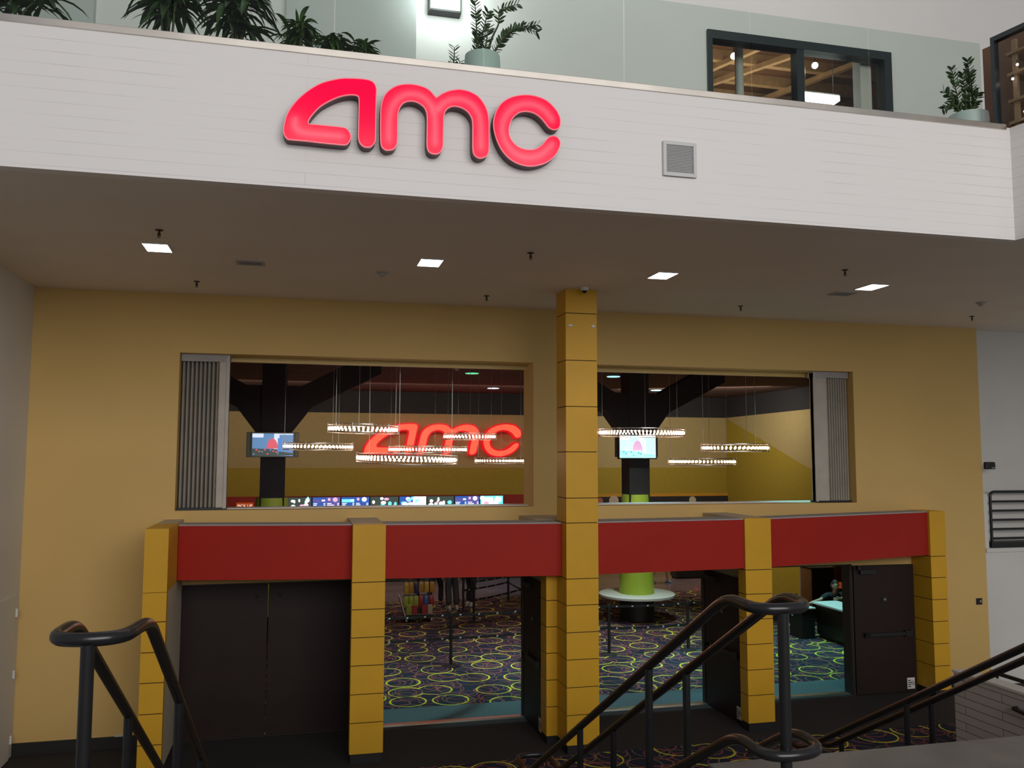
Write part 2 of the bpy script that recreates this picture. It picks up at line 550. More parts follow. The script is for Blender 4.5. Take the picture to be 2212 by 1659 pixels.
def structure(o):
    o['kind'] = 'structure'
    return o


def children_of(o):
    return [c for c in bpy.data.objects if c.parent == o]


def copy_thing(root, loc, label=None, group=None, rotz=None):
    kids = {}
    for ob in bpy.data.objects:
        if ob.parent:
            kids.setdefault(ob.parent.name, []).append(ob)

    def rec(o, parent):
        c = o.copy()
        COL.objects.link(c)
        c.parent = parent
        for k in kids.get(o.name, []):
            rec(k, c)
        return c
    r = rec(root, None)
    r.location = loc
    if rotz is not None:
        r.rotation_euler = (0, 0, rotz)
    if label:
        r['label'] = label
    if group:
        r['group'] = group
    ORG[r.name] = Vector(loc)
    return r


def fillet(pts, rad, n=6, closed=False):
    P = [Vector(p) for p in pts]
    m = len(P)
    out = []
    for i in range(m):
        if not closed and i in (0, m - 1):
            out.append(P[i])
            continue
        a, b, c = P[i - 1], P[i], P[(i + 1) % m]
        d1, d2 = (a - b), (c - b)
        r = min(rad, d1.length * 0.49, d2.length * 0.49)
        s, e = b + d1.normalized() * r, b + d2.normalized() * r
        for k in range(n + 1):
            t = k / n
            out.append(s * (1 - t) ** 2 + b * 2 * t * (1 - t) + e * t * t)
    return out


# ------------------------------------------------------------------ the setting
WY = 13.5        # front of the yellow wall
WT = 0.62        # its thickness
CZ = 6.48        # soffit above the doors
BX0, BX1 = -3.72, 12.2
structure(MB().box((-3.9, 11.75, -0.3), (12.9, 13.6, 0.0)).build('floor', MT['mat_floor']))
structure(MB().prism([(-3.9, 6.2), (8.96, 6.2), (8.96, 10.6), (12.9, 10.6), (12.9, 11.75), (-3.9, 11.75)], -0.3, 0.0).build('floor', MT['carpet']))
structure(MB().box((8.96, 4.3, -0.3), (16, 10.6, 0.0)).build('floor', MT['concrete']))
structure(MB().box((-8, 13.6, -0.3), (17, 14.5, 0.0)).build('floor', MT['threshold_mat']))
structure(MB().box((-8, 14.5, -0.3), (17, 25.0, 0.0)).build('floor', MT['carpet']))
structure(MB().box((-8, 25.0, -0.3), (17, 31.2, 0.0)).build('floor', MT['tile']))
for k, (a, b) in enumerate(((1.0, 3.56), (4.1, 6.7), (6.84, 9.4), (-1.67, 0.88))):
    tr = MB()
    tr.prism([(13.56, 0.0), (13.75, 0.0), (13.70, 0.012), (13.61, 0.012)], a, b, 'x')
    structure(tr.build('trim_%d' % (k + 1), MT['metal']))

# yellow wall with two window openings and four door openings
yw = MB()
wx0, wx1, px0, px1, wx2, wx3 = -1.735, 3.66, 3.66, 4.55, 4.55, 9.555
wz0, wz1 = 3.285, 5.60
dz = 2.22


def wall_cells(mb, xs, zs, y0, y1, hole, mi=0):
    for i in range(len(xs) - 1):
        for j in range(len(zs) - 1):
            if not hole(0.5 * (xs[i] + xs[i + 1]), 0.5 * (zs[j] + zs[j + 1])):
                mb.box((xs[i], y0, zs[j]), (xs[i + 1], y1, zs[j + 1]), mi)


doors_x = [(-1.67, 0.88), (1.0, 3.56), (4.1, 6.7), (6.84, 9.4)]


def yhole(x, z):
    if z < dz and any(a < x < b for a, b in doors_x):
        return True
    return wz0 < z < wz1 and (wx0 < x < wx1 or wx2 < x < wx3)


xs = sorted(set([BX0, BX1, wx0, wx1, wx2, wx3] + [v for d in doors_x for v in d]))
wall_cells(yw, xs, [0, dz, 2.6], WY, WY + 0.2, yhole)
wall_cells(yw, xs, [2.6, wz0, wz1, CZ + 0.05], WY, WY + WT, yhole)
structure(yw.build('wall_front', MT['yellow']))
# window head with a dropped inner track, sill boards
for k, (a, b) in enumerate(((wx0, wx1), (wx2, wx3))):
    structure(MB().box((a, WY + 0.40, wz1 - 0.075), (b, WY + 0.50, wz1)).build('trim_%d' % (k + 5), MT['trim_yellow']))
    structure(MB().box((a, WY + 0.30, wz0), (b, WY + WT + 0.05, wz0 + 0.012)).build('trim_%d' % (k + 7), MT['white']))

# black baseboards
structure(MB().box((BX0, WY - 0.03, 0), (-1.86, WY, 0.16)).build('baseboard_left', MT['black_base']))
structure(MB().box((10.95, WY - 0.03, 0), (12.2, WY, 0.16)).build('baseboard_right', MT['black_base']))

# left white wall with a flush white door
structure(MB().box((-3.95, 4.3, -0.3), (-3.72, 14.2, CZ + 0.05)).build('wall_left', MT['white_wall']))
d = MB()
d.box((-3.72, 12.3, 0.01), (-3.695, 13.27, 2.2))
dl = structure(d.build('door_5', MT['white_wall'], bevel=0.004))
for z in (1.95, 1.13, 0.27):
    MB().tube([(-3.685, 13.285, z - 0.055), (-3.685, 13.285, z + 0.055)], 0.016, 8).build('hinge', MT['white'], dl, True)

# right white wall, the ledge with its recess and the low block wall
rw = MB()
rw.box((12.2, WY, 0), (16.5, WY + 0.35, 2.42))
rw.box((12.2, WY + 0.28, 2.42), (16.5, WY + 0.50, CZ + 0.05))
rw.box((12.2, WY + 0.02, 2.42), (12.30, WY + 0.28, 3.42))
structure(rw.build('wall_right', MT['white_wall']))
structure(MB().box((12.2, WY - 0.03, 2.36), (16.5, WY + 0.28, 2.43)).build('trim_9', MT['white_wall']))
hw = MB()
hw.box((8.96, 4.3, 0), (9.17, 10.6, 1.085), 0)
hw.box((8.945, 4.3, 1.085), (9.185, 10.615, 1.12), 1)
structure(hw.build('wall_low', [MT['halfwall'], MT['white_wall']]))

# soffit, upper floor slab, brick balcony front
FY = 7.79
structure(MB().box((-3.95, FY + 0.12, CZ), (16.5, 14.12, CZ + 0.25)).build('ceiling', MT['soffit']))
slab = MB()
slab.prism([(-6, FY + 0.12), (7.62, FY + 0.12), (8.6, 4.0), (17, 4.0), (17, 32), (-6, 32)], CZ + 0.25, 7.62)
structure(slab.build('floor_upper', MT['concrete']))
fb = MB()
fb.prism([(-6, FY), (7.60, FY), (7.62, FY + 0.12), (-6, FY + 0.12)], CZ - 0.02, 7.73)
structure(fb.build('wall_balcony', MT['fascia']))
fb = MB()
fb.prism([(7.60, FY), (8.45, 3.9), (8.6, 4.0), (7.62, FY + 0.12)], CZ - 0.02, 7.73)
structure(fb.build('wall_balcony_side', MT['fascia_side']))
structure(MB().prism([(7.66, FY + 0.12), (8.5, 4.0), (16.5, 4.0), (16.5, FY + 0.12)], CZ, CZ + 0.25).build('ceiling_side', MT['soffit']))

# upper floor: back wall with a window opening, ceiling
UY = 12.0
uw = MB()
U0, U1, UZ = 6.085, 9.345, 10.745
wall_cells(uw, [-9, U0, U1, 18], [7.62, UZ, 13.6], UY, UY + 0.2, lambda x, z: U0 < x < U1 and z < UZ)
structure(uw.build('wall_upper', MT['upper_wall']))
structure(MB().box((-9, 4.0, 13.6), (18, 18.5, 13.8)).build('ceiling_upper', MT['upper_wall']))
gp = MB()
gp.box((-9, UY - 0.14, 7.62), (-2.73, UY, 13.6))
gp.box((-0.30, UY - 0.14, 7.62), (1.49, UY, 13.6))
structure(gp.build('wall_upper_panels', MT['grey_panel']))

# lobby shell behind the yellow wall
LCZ = 6.40
structure(MB().box((-8.2, 14.12, LCZ), (17, 31.4, LCZ + 0.3)).build('ceiling_lobby', MT['lobby_ceiling']))
lb = MB()
lb.box((-8.2, 31.0, 0), (16.4, 31.2, 1.2), 1)
lb.box((-8.2, 31.0, 1.2), (16.4, 31.2, 3.69), 1)
lb.box((-8.2, 31.0, 3.69), (16.4, 31.2, 5.62), 0)
lb.box((-8.2, 31.0, 5.62), (16.4, 31.2, LCZ), 2)
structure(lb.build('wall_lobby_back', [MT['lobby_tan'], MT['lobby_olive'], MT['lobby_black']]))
lr = MB()
X = 16.2
lr.add([(X, 31, 5.62), (X, 13, 5.74), (X, 13, LCZ), (X, 31, LCZ)], [(0, 1, 2, 3)], 2)
lr.add([(X, 31, 5.62), (X, 25.5, 3.78), (X, 13, -0.0), (X, 13, 5.74)], [(0, 1, 2, 3)], 0)
lr.add([(X, 31, 5.62), (X, 31, 0), (X, 13, 0), (X, 25.5, 3.78)], [(0, 1, 2, 3)], 1)
lr.box((X + 0.01, 13, 0), (X + 0.2, 31.2, LCZ), 2)
structure(lr.build('wall_lobby_right', [MT['lobby_tan'], MT['lobby_olive'], MT['lobby_black']], merge=False))
ll = MB()
ll.box((-8.2, 14.12, 0), (-8.0, 31.2, 3.69), 1)
ll.box((-8.2, 14.12, 3.69), (-8.0, 31.2, 5.62), 0)
ll.box((-8.2, 14.12, 5.62), (-8.0, 31.2, LCZ), 2)
structure(ll.build('wall_lobby_left', [MT['lobby_tan'], MT['lobby_olive'], MT['lobby_black']]))
li = MB()
li.box((-8.2, WY + WT, 0), (BX0, WY + WT + 0.1, LCZ))
li.box((BX1, WY + WT, 0), (12.34, WY + WT + 0.1, LCZ))
li.box((12.34, WY + WT, 0), (17, WY + WT + 0.1, LCZ))
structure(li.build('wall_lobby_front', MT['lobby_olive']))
# red menu band, orange strip and dark dado with round plaques
structure(MB().box((-8.0, 30.93, 1.5), (9.0, 31.0, 2.72)).build('trim_10', MT['lobby_red']))
structure(MB().box((9.0, 30.93, 2.60), (16.2, 31.0, 2.70)).build('trim_11', MT['amber']))
structure(MB().box((9.0, 30.93, 1.2), (16.2, 31.0, 2.60)).build('trim_12', MT['lobby_black']))
# partition beside the cashier desk
structure(MB().box((12.6, 22.5, 0), (14.06, 22.7, 2.6)).build('wall_partition', MT['lobby_olive']))
structure(MB().box((14.06, 22.42, 0), (14.10, 22.7, 2.6)).build('trim_13', MT['white']))
structure(MB().box((14.10, 22.45, 0), (14.42, 22.7, 2.6)).build('trim_14', MT['orange'] if False else MT['lobby_tan']))
structure(MB().box((13.75, 20.4, 0), (16.2, 20.55, 2.6)).build('wall_wood', MT['wood_wall']))

# stair landing, stairs and the raised landing at the right
structure(MB().box((-3.72, -3.0, 2.17), (2.12, 3.6, 2.47)).build('floor_landing', MT['concrete']))
structure(MB().box((2.12, -3.0, 2.17), (8.96, 4.33, 2.47)).build('floor_landing_side', MT['concrete'], bevel=0.008))
st = MB()
for k in range(13):
    z1 = 2.47 - (k + 1) * 0.1764
    y0 = 3.6 + k * 0.315
    st.box((-1.15, y0, 0), (2.12, y0 + 0.315, z1))
structure(st.build('stairs', MT['concrete']))
st = MB()
for k in range(13):
    z1 = 2.47 - (k + 1) * 0.1764
    y0 = 4.33 + k * 0.315
    st.box((2.46, y0, 0), (8.94, y0 + 0.315, z1))
structure(st.build('stairs_side', MT['concrete']))
structure(MB().box((-3.72, 3.55, 0), (-1.15, 3.6, 2.47)).build('wall_landing', MT['white_wall']))
structure(MB().box((2.12, 3.6, 0), (2.46, 4.33, 2.17)).build('wall_landing_side', MT['white_wall']))

# ------------------------------------------------------------------ doorway canopy: tiled pillars and red bands
JZ = [0.125, 0.527, 0.899, 1.274, 1.644, 2.016, 2.378]


def tiled(mb, x0, x1, y0, y1, joints, top, g=0.012, inset=0.012):
    """one stack of panels with dark recessed joints"""
    zs = joints + [top]
    for a, b in zip(zs[:-1], zs[1:]):
        mb.box((x0, y0, a + (g / 2 if a > joints[0] else 0)), (x1, y1, b - (g / 2 if b < top else 0)), 0)
    mb.box((x0 + inset, y0 + inset, joints[0] + 0.01), (x1 - inset, y1, top - 0.01), 1)


def pillar(name, boxes, tops, label, base, cap=True, fin=None):
    x0, x1, y0, y1 = boxes[0]
    t = thing(name, ((x0 + x1) / 2, (y0 + y1) / 2, 0), label, 'pillar', 'yellow tiled pillars of the doorway canopy')
    mb = MB()
    for (a, b, c, d_), (joints, top) in zip(boxes, tops):
        tiled(mb, a, b, c, d_, joints, top)
    mb.build('tiled_cladding', [MT['mustard'], MT['groove']], t, bevel=0.0)
    bb = MB()
    for (a, b, c, d_), (js, tp) in zip(boxes, tops):
        if js[0] < 0.2:
            bb.box((a + base, c + base, 0), (b - base, d_, 0.125))
    bb.build('black_base', MT['black_base'], t)
    if fin:
        fm = MB()
        for f_ in fin:
            fm.box(*f_)
        fm.build('rear_wing', MT['beige'], t)
    return t


TZ = 3.15
P1 = pillar('tiled_pillar', [(-1.852, -1.57, 11.76, 11.87), (-1.852, -1.57, 11.76, 12.655)], [(JZ[:-1], 2.372), ([2.378], 3.165)],
            'narrow yellow tiled pillar at the far left end of the canopy', 0.01,
            fin=[((-1.845, 11.87, 0.125), (-1.60, WY, 2.30)), ((-1.845, 11.87, 2.30), (-1.585, WY, 2.376)), ((-1.852, 12.66, 2.376), (-1.60, WY, 3.165))])
P2 = pillar('tiled_pillar', [(0.735, 1.18, 12.07, 12.30)], [(JZ, TZ)],
            'yellow tiled pillar to the right of the closed dark doors', 0.012,
            fin=[((0.74, 12.30, 2.42), (1.175, WY, TZ)), ((0.885, 12.30, 0), (0.995, WY, 2.42))])
JT = JZ + [3.151, 3.499, 4.148, 4.79, 5.45, 6.13]
P3 = pillar('tiled_pillar', [(3.66, 4.13, 11.74, 12.2), (3.50, 4.13, 12.205, 12.5)], [(JT, CZ), (JZ[:-1], 2.395)],
            'tall central yellow tiled pillar rising to the soffit', 0.012,
            fin=[((3.585, 12.5, 0), (4.08, WY, 2.42)), ((3.42, 12.5, 2.42), (4.13, WY, TZ))])
P4 = pillar('tiled_pillar', [(6.592, 7.03, 12.07, 12.30)], [(JZ, TZ)],
            'yellow tiled pillar between the two open doorways at the right', 0.012,
            fin=[((6.60, 12.30, 2.42), (7.02, WY, TZ)), ((6.715, 12.30, 0), (6.83, WY, 2.42))])
P5 = pillar('tiled_pillar', [(10.62, 10.935, 13.0, 13.49)], [(JZ, TZ)],
            'narrow yellow tiled pillar at the far right end of the canopy', 0.01)


def band(name, a, b, label, dep=0.50):
    (x0, y0), (x1, y1) = a, b
    mb = MB()
    mb.prism([(x0, y0), (x1, y1), (x1, y1 + dep), (x0, y0 + dep)], 2.40, TZ - 0.02, 'z', 0)
    t = thing(name, ((x0 + x1) / 2, (y0 + y1) / 2 + dep / 2, 2.40), label, 'canopy band', 'red bands of the doorway canopy')
    mb.build('red_panel', MT['red'], t)
    mb = MB()
    mb.prism([(x0, y0 - 0.004), (x1, y1 - 0.004), (x1, y1 + dep), (x0, y0 + dep)], TZ - 0.02, TZ - 0.002)
    mb.build('top_flashing', MT['flashing'], t)
    return t


band('canopy_band', (-1.565, 12.66), (0.733, 12.26), 'red canopy band over the closed dark doors', 0.4)
band('canopy_band', (1.182, 12.20), (3.655, 11.95), 'red canopy band just left of the tall central pillar')
band('canopy_band', (4.132, 11.95), (6.588, 12.10), 'red canopy band just right of the tall central pillar')
band('canopy_band', (7.032, 12.13), (10.618, 13.05), 'slanting red canopy band at the far right over the cashier doorway', 0.4)
# unseen strips added behind the bands, they keep the doors below dark
so = MB()
for (x0, y0, x1, y1) in ((-1.565, 13.07, 0.73, 12.67), (1.182, 12.71, 3.41, 12.46), (4.14, 12.46, 6.59, 12.61), (7.03, 12.54, 10.6, 13.46)):
    so.prism([(x0, y0), (x1, y1), (x1, WY), (x0, WY)], 2.43, 2.47)
structure(so.build('canopy_shade_strips', MT['beige']))

# ------------------------------------------------------------------ doors
def leaf(name, hinge, ang, w, label, flip, bar=True, closer=True, note=False, knobs=None):
    """door leaf; local x from the hinge, +y is the panic bar side"""
    t = thing(name, hinge, label, 'door')
    mb = MB()
    mb.box((0.004, -0.022, 0.012), (w, 0.022, 2.2))
    o = []

    def put(mb, nm, mt, smooth=False, bevel=0.0):
        mb.v = [tuple(Vector(p) + ORG[t.name]) for p in mb.v]
        return mb.build(nm, mt, t, smooth, bevel)
    put(mb, 'door_leaf', MT['door'], bevel=0.003)
    s = 1 if not flip else -1
    if bar:
        b = MB()
        b.box((0.16, s * 0.055, 0.99), (w - 0.22, s * 0.085, 1.045))
        b.box((0.16, s * 0.022, 0.985), (0.26, s * 0.085, 1.05))
        b.box((w - 0.24, s * 0.022, 0.97), (w - 0.10, s * 0.085, 1.065))
        put(b, 'panic_bar', MT['black'])
        b = MB()
        b.box((w - 0.12, s * 0.022, 1.42), (w * 1.0 - 0.02, s * 0.028, 1.53))
        b = MB()
        b.box((w * 0.5 - 0.05, s * 0.022, 1.56), (w * 0.5 + 0.05, s * 0.034, 1.66))
        put(b, 'peephole_plate', MT['black'])
        b = MB()
        b.box((w * 0.5 - 0.02, s * 0.034, 1.595), (w * 0.5 + 0.02, s * 0.04, 1.625))
        put(b, 'peephole', MT['metal'])
    if closer:
        b = MB()
        b.box((0.10, s * 0.022, 2.06), (0.40, s * 0.085, 2.13))
        b.box((0.06, s * 0.05, 2.13), (0.11, s * 0.075, 2.20))
        put(b, 'door_closer', MT['black'])
    if note:
        b = MB()
        x0, z0, sz = w - 0.20, 0.06, 0.15
        b.box((x0, s * 0.022, z0), (x0 + 0.15, s * 0.025, z0 + 0.19))
        nt_ = put(b, 'paper_notice', MT['white'])
        b = MB()
        for k in range(4):
            b.box((x0 + 0.015, s * 0.025, z0 + 0.03 + k * 0.035), (x0 + 0.07, s * 0.0262, z0 + 0.045 + k * 0.035))
        for k in range(14):
            a = 2 * PI * k / 14
            b.obox((x0 + 0.105 + 0.028 * math.cos(a), s * 0.0256, z0 + 0.10 + 0.028 * math.sin(a)), (0.013, 0.0012, 0.008), (0, -a + PI / 2, 0))
        b.obox((x0 + 0.105, s * 0.0256, z0 + 0.10), (0.055, 0.0012, 0.008), (0, PI / 4, 0))
        b.v = [tuple(Vector(p) + ORG[t.name]) for p in b.v]
        b.build('printed_mark', MT['black'], nt_)
    if knobs:
        for kx in knobs:
            b = MB()
            b.lathe([(0.022, 0), (0.022, 0.012), (0.016, 0.03), (0.012, 0.034)], (0, 0, 0), 12)
            R = Matrix.Rotation(PI / 2, 3, 'X')
            b.v = [tuple(R @ Vector(p) + Vector((kx, -0.022, 2.0))) for p in b.v]
            put(b, 'peephole', MT['dark_metal'], True)
    t.rotation_euler = (0, 0, ang)
    return t


leaf('door_leaf', (-1.62, 13.62, 0), 0.0, 1.217, 'closed dark brown door leaf, left one of the shut pair', False, False, False, knobs=[1.065])
leaf('door_leaf', (0.83, 13.62, 0), PI, 1.219, 'closed dark brown door leaf, right one of the shut pair', False, False, False)
b = MB()
b.lathe([(0.022, 0), (0.022, 0.012), (0.016, 0.03), (0.012, 0.034)], (0, 0, 0), 12)
Rk = Matrix.Rotation(PI / 2, 3, 'X')
b.v = [tuple(Rk @ Vector(p) + Vector((-0.235, 13.598, 2.015))) for p in b.v]
dl2 = [o for o in bpy.data.objects if o.get('label', '').startswith('closed dark brown door leaf, right')][0]
pk = b.build('peephole', MT['dark_metal'], dl2, True)
for v in pk.data.vertices:           # the parent leaf is turned half round
    v.co = Matrix.Rotation(-PI, 3, 'Z') @ v.co
leaf('door_leaf', (3.548, 13.60, 0), -PI / 2 + 0.0, 1.09, 'open dark door leaf folded back beside the central pillar', True, note=True)
leaf('door_leaf', (6.685, 13.60, 0), -PI / 2 + 0.0, 1.24, 'open dark door leaf behind the handrail, with a paper notice low down', True, note=True)
leaf('door_leaf', (9.40, 13.465, 0), -0.02, 1.19, 'dark door leaf swung flat against the right wall, with a black push bar', True, note=True)
# dark door frames
for k, (a, b_) in enumerate(doors_x):
    f = MB()
    y0 = 13.63 if k in (1, 2) else 13.49
    f.box((a, y0, 0), (a + 0.046, 13.72, dz))
    f.box((b_ - 0.046, y0, 0), (b_, 13.72, dz))
    f.box((a, y0, dz - 0.015), (b_, 13.72, dz + 0.002))
    structure(f.build('door_%d' % (k + 1), MT['frame_dark']))

# ------------------------------------------------------------------ illuminated letters
LA=[(-0.747,-0.083),(-0.731,-0.133),(-0.696,-0.161),(-0.666,-0.165),(-0.632,-0.158),(-0.6,-0.121),(-0.59,-0.079),(-0.589,0.154),(-0.588,0.336),(-0.587,0.383),(-0.601,0.428),(-0.626,0.454),(-0.661,0.466),(-0.726,0.47),(-0.825,0.464),(-0.899,0.455),(-0.996,0.427),(-1.093,0.384),(-1.188,0.314),(-1.268,0.235),(-1.333,0.147),(-1.374,0.061),(-1.393,-0.026),(-1.397,-0.072),(-1.389,-0.112),(-1.374,-0.138),(-1.35,-0.154),(-1.202,-0.155),(-1.058,-0.16),(-0.912,-0.162),(-0.868,-0.161),(-0.839,-0.151),(-0.815,-0.115),(-0.807,-0.078),(-0.814,-0.048),(-0.836,-0.014),(-0.866,0.001),(-0.915,0.006),(-1.013,0.007),(-1.109,0.008),(-1.158,0.007),(-1.177,0.009),(-1.182,0.022),(-1.168,0.056),(-1.136,0.105),(-1.084,0.167),(-1.017,0.219),(-0.944,0.263),(-0.881,0.29),(-0.822,0.304),(-0.773,0.306),(-0.753,0.298),(-0.747,0.262),(-0.747,0.138),(-0.748,-0.016)]
LM=[(-0.55,-0.077),(-0.54,-0.141),(-0.504,-0.174),(-0.463,-0.173),(-0.421,-0.155),(-0.394,-0.092),(-0.393,0.081),(-0.39,0.176),(-0.37,0.243),(-0.336,0.283),(-0.279,0.303),(-0.215,0.295),(-0.158,0.257),(-0.132,0.194),(-0.13,0.034),(-0.129,-0.097),(-0.111,-0.154),(-0.061,-0.174),(-0.011,-0.16),(0.021,-0.106),(0.026,-0.025),(0.029,0.18),(0.047,0.248),(0.093,0.287),(0.143,0.295),(0.202,0.283),(0.256,0.247),(0.29,0.183),(0.295,0.058),(0.296,-0.089),(0.31,-0.146),(0.35,-0.175),(0.394,-0.171),(0.438,-0.143),(0.455,-0.082),(0.456,0.073),(0.451,0.221),(0.421,0.323),(0.354,0.412),(0.266,0.455),(0.171,0.465),(0.077,0.443),(0.005,0.406),(-0.045,0.364),(-0.11,0.43),(-0.182,0.458),(-0.281,0.467),(-0.38,0.45),(-0.457,0.408),(-0.519,0.337),(-0.548,0.24),(-0.553,0.124)]
LC=[(1.148,0.244),(1.144,0.205),(1.12,0.173),(1.074,0.161),(1.029,0.179),(0.998,0.214),(0.953,0.263),(0.892,0.302),(0.816,0.314),(0.741,0.295),(0.681,0.236),(0.649,0.151),(0.649,0.076),(0.682,0.012),(0.741,-0.034),(0.817,-0.05),(0.892,-0.039),(0.96,0.007),(0.998,0.056),(1.036,0.094),(1.082,0.106),(1.12,0.093),(1.146,0.047),(1.135,-0.015),(1.089,-0.094),(1.013,-0.16),(0.922,-0.198),(0.832,-0.213),(0.727,-0.196),(0.637,-0.148),(0.563,-0.065),(0.511,0.049),(0.491,0.166),(0.51,0.272),(0.562,0.367),(0.651,0.436),(0.771,0.475),(0.892,0.479),(1.014,0.443),(1.106,0.361),(1.144,0.289)]
TA=[(-0.665,-0.096),(-0.667,0.198),(-0.675,0.374),(-0.823,0.384),(-1.019,0.322),(-1.181,0.203),(-1.288,0.06),(-1.315,-0.029),(-1.252,-0.079),(-0.869,-0.079)]
TM=[[(-0.471,-0.092),(-0.474,0.131),(-0.447,0.25),(-0.379,0.344),(-0.28,0.383),(-0.166,0.366),(-0.094,0.3),(-0.053,0.172),(-0.052,-0.09)],[(-0.036,0.233),(0.034,0.343),(0.15,0.381),(0.267,0.359),(0.355,0.271),(0.375,0.155),(0.376,-0.089)]]
TC=[(1.075,0.237),(1.014,0.337),(0.907,0.394),(0.801,0.398),(0.681,0.349),(0.592,0.235),(0.57,0.099),(0.622,-0.03),(0.727,-0.118),(0.832,-0.134),(0.952,-0.098),(1.028,-0.024),(1.077,0.041)]


def smooth_outline(pts, corner=58, n=4):
    P = [Vector((x, z, 0)) for x, z in pts]
    m = len(P)
    sharp = []
    for i in range(m):
        a, b = (P[i] - P[i - 1]), (P[(i + 1) % m] - P[i])
        sharp.append(a.length > 1e-6 and b.length > 1e-6 and math.degrees(a.angle(b)) > corner)
    out = []
    for i in range(m):
        p0, p1, p2, p3 = P[i - 1], P[i], P[(i + 1) % m], P[(i + 2) % m]
        if sharp[i]:
            p0 = p1 - (p2 - p1)
        if sharp[(i + 1) % m]:
            p3 = p2 + (p2 - p1)
        L_ = (p2 - p1).length

        def lim(t):
            return t.normalized() * min(t.length, L_) if t.length > 1e-9 else t
        t1, t2 = lim((p2 - p0) * 0.5), lim((p3 - p1) * 0.5)
        for k in range(n):
            t = k / n
            h1, h2 = 2 * t**3 - 3 * t**2 + 1, -2 * t**3 + 3 * t**2
            h3, h4 = t**3 - 2 * t**2 + t, t**3 - t**2
            out.append(p1 * h1 + p2 * h2 + t1 * h3 + t2 * h4)
    return [(p.x, p.y) for p in out]


def offset_outline(pts, d):
    m = len(pts)
    A = 0.5 * sum(pts[i][0] * pts[(i + 1) % m][1] - pts[(i + 1) % m][0] * pts[i][1] for i in range(m))
    s = 1 if A > 0 else -1
    out = []
    for i in range(m):
        a, b = Vector(pts[i - 2 if i > 1 else i - 2]), Vector(pts[(i + 2) % m])
        t = (b - a).normalized()
        n = Vector((-t.y, t.x)) * s
        out.append((pts[i][0] + n.x * d, pts[i][1] + n.y * d))
    return out


from mathutils.geometry import tessellate_polygon


def flat(mb, outline, y, mi=0):
    tris = tessellate_polygon([[Vector((x, z, 0)) for x, z in outline]])
    mb.add([(x, y, z) for x, z in outline], [tuple(t) for t in tris], mi)


def wallband(mb, o1, y1, o2, y2, mi=0):
    n = len(o1)
    mb.add([(x, y1, z) for x, z in o1] + [(x, y2, z) for x, z in o2],
           [(i, (i + 1) % n, n + (i + 1) % n, n + i) for i in range(n)], mi)


def letter(pts, tubes, org, sc, face_y, wall_y, label, mats, rim, trim, tube_r, group, shear=0.0, sx=1.0):
    o = [((x * sx + shear * z) * sc + org[0], z * sc + org[1]) for x, z in smooth_outline(pts)]
    cx, cz = sum(p[0] for p in o) / len(o), min(p[1] for p in o)
    t = thing('sign_letter', (cx, wall_y, cz), label, 'sign letter', group)
    face_m, ret_m, trim_m, tube_m = mats
    inn = offset_outline(o, rim)
    mb = MB()
    wallband(mb, o, face_y + 0.012, o, wall_y)
    flat(mb, o, wall_y)
    mb.build('letter_return', ret_m, t)
    mb = MB()
    wallband(mb, o, face_y + 0.012, o, face_y - trim)
    wallband(mb, o, face_y - trim, inn, face_y - trim)
    wallband(mb, inn, face_y - trim, inn, face_y + 0.004)
    mb.build('letter_trim', trim_m, t)
    mb = MB()
    flat(mb, inn, face_y)
    mb.build('letter_face', face_m, t)
    for tb in tubes:
        mb = MB()
        path = fillet([((x * sx + shear * z) * sc + org[0], face_y + (wall_y - face_y) * 0.27, z * sc + org[1]) for x, z in tb], 0.1 * sc, 4)
        mb.tube(path, tube_r, 8)
        mb.build('light_tube', tube_m, t, True)
    return t


SM = (MT['sign_face'], MT['sign_return'], MT['sign_trim'], MT['sign_tube'])
G1 = 'red letters on the white balcony front'
letter(LA, [TA[6:]], (1.2, 7.0), 1, 7.67, FY, 'large glowing red letter a on the white brick balcony front', SM, 0.008, 0.006, 0.012, G1)
letter(LM, [TM[0], TM[1]], (1.2, 7.0), 1, 7.67, FY, 'large glowing red letter m in the middle on the white brick balcony front', SM, 0.008, 0.006, 0.012, G1)
letter(LC, [TC], (1.2, 7.0), 1, 7.67, FY, 'large glowing red letter c at the right on the white brick balcony front', SM, 0.008, 0.006, 0.012, G1)
SI = (MT['sign_face_in'], MT['sign_rim_in'], MT['sign_rim_in'], MT['sign_tube_in'])
G2 = 'glowing letters inside the lobby'
si = 1.81
oi = (5.28, 4.44)
letter(LA, [], oi, si, 30.74, 31.0, 'glowing coral letter a high on the back wall inside the lobby', SI, 0.05, 0.02, 0.03, G2, 0.2, 1.22)
letter(LM, [], oi, si, 30.74, 31.0, 'glowing coral letter m high on the back wall inside the lobby', SI, 0.05, 0.02, 0.03, G2, 0.2, 1.22)
letter(LC, [], oi, si, 30.74, 31.0, 'glowing coral letter c high on the back wall inside the lobby', SI, 0.05, 0.02, 0.03, G2, 0.2, 1.22)

# ------------------------------------------------------------------ grille on the balcony front
t = thing('wall_vent', (3.615, FY, 6.85), 'square white louvred vent on the white balcony front right of the red letters', 'vent')
mb = MB()
for a in ((3.436, 6.85, 3.47, 7.20), (3.76, 6.85, 3.795, 7.20)):
    mb.box((a[0], FY - 0.03, a[1]), (a[2], FY, a[3]))
mb.box((3.47, FY - 0.03, 6.85), (3.76, FY, 6.885))
mb.box((3.47, FY - 0.03, 7.165), (3.76, FY, 7.20))
mb.build('vent_frame', MT['vent'], t, bevel=0.003)
mb = MB()
for k in range(18):
    z = 6.893 + k * 0.0155
    mb.obox((3.615, FY - 0.014, z), (0.29, 0.016, 0.004), (0.7, 0, 0))
mb.box((3.47, FY - 0.006, 6.885), (3.76, FY, 7.165))
mb.build('louvre', MT['vent'], t)

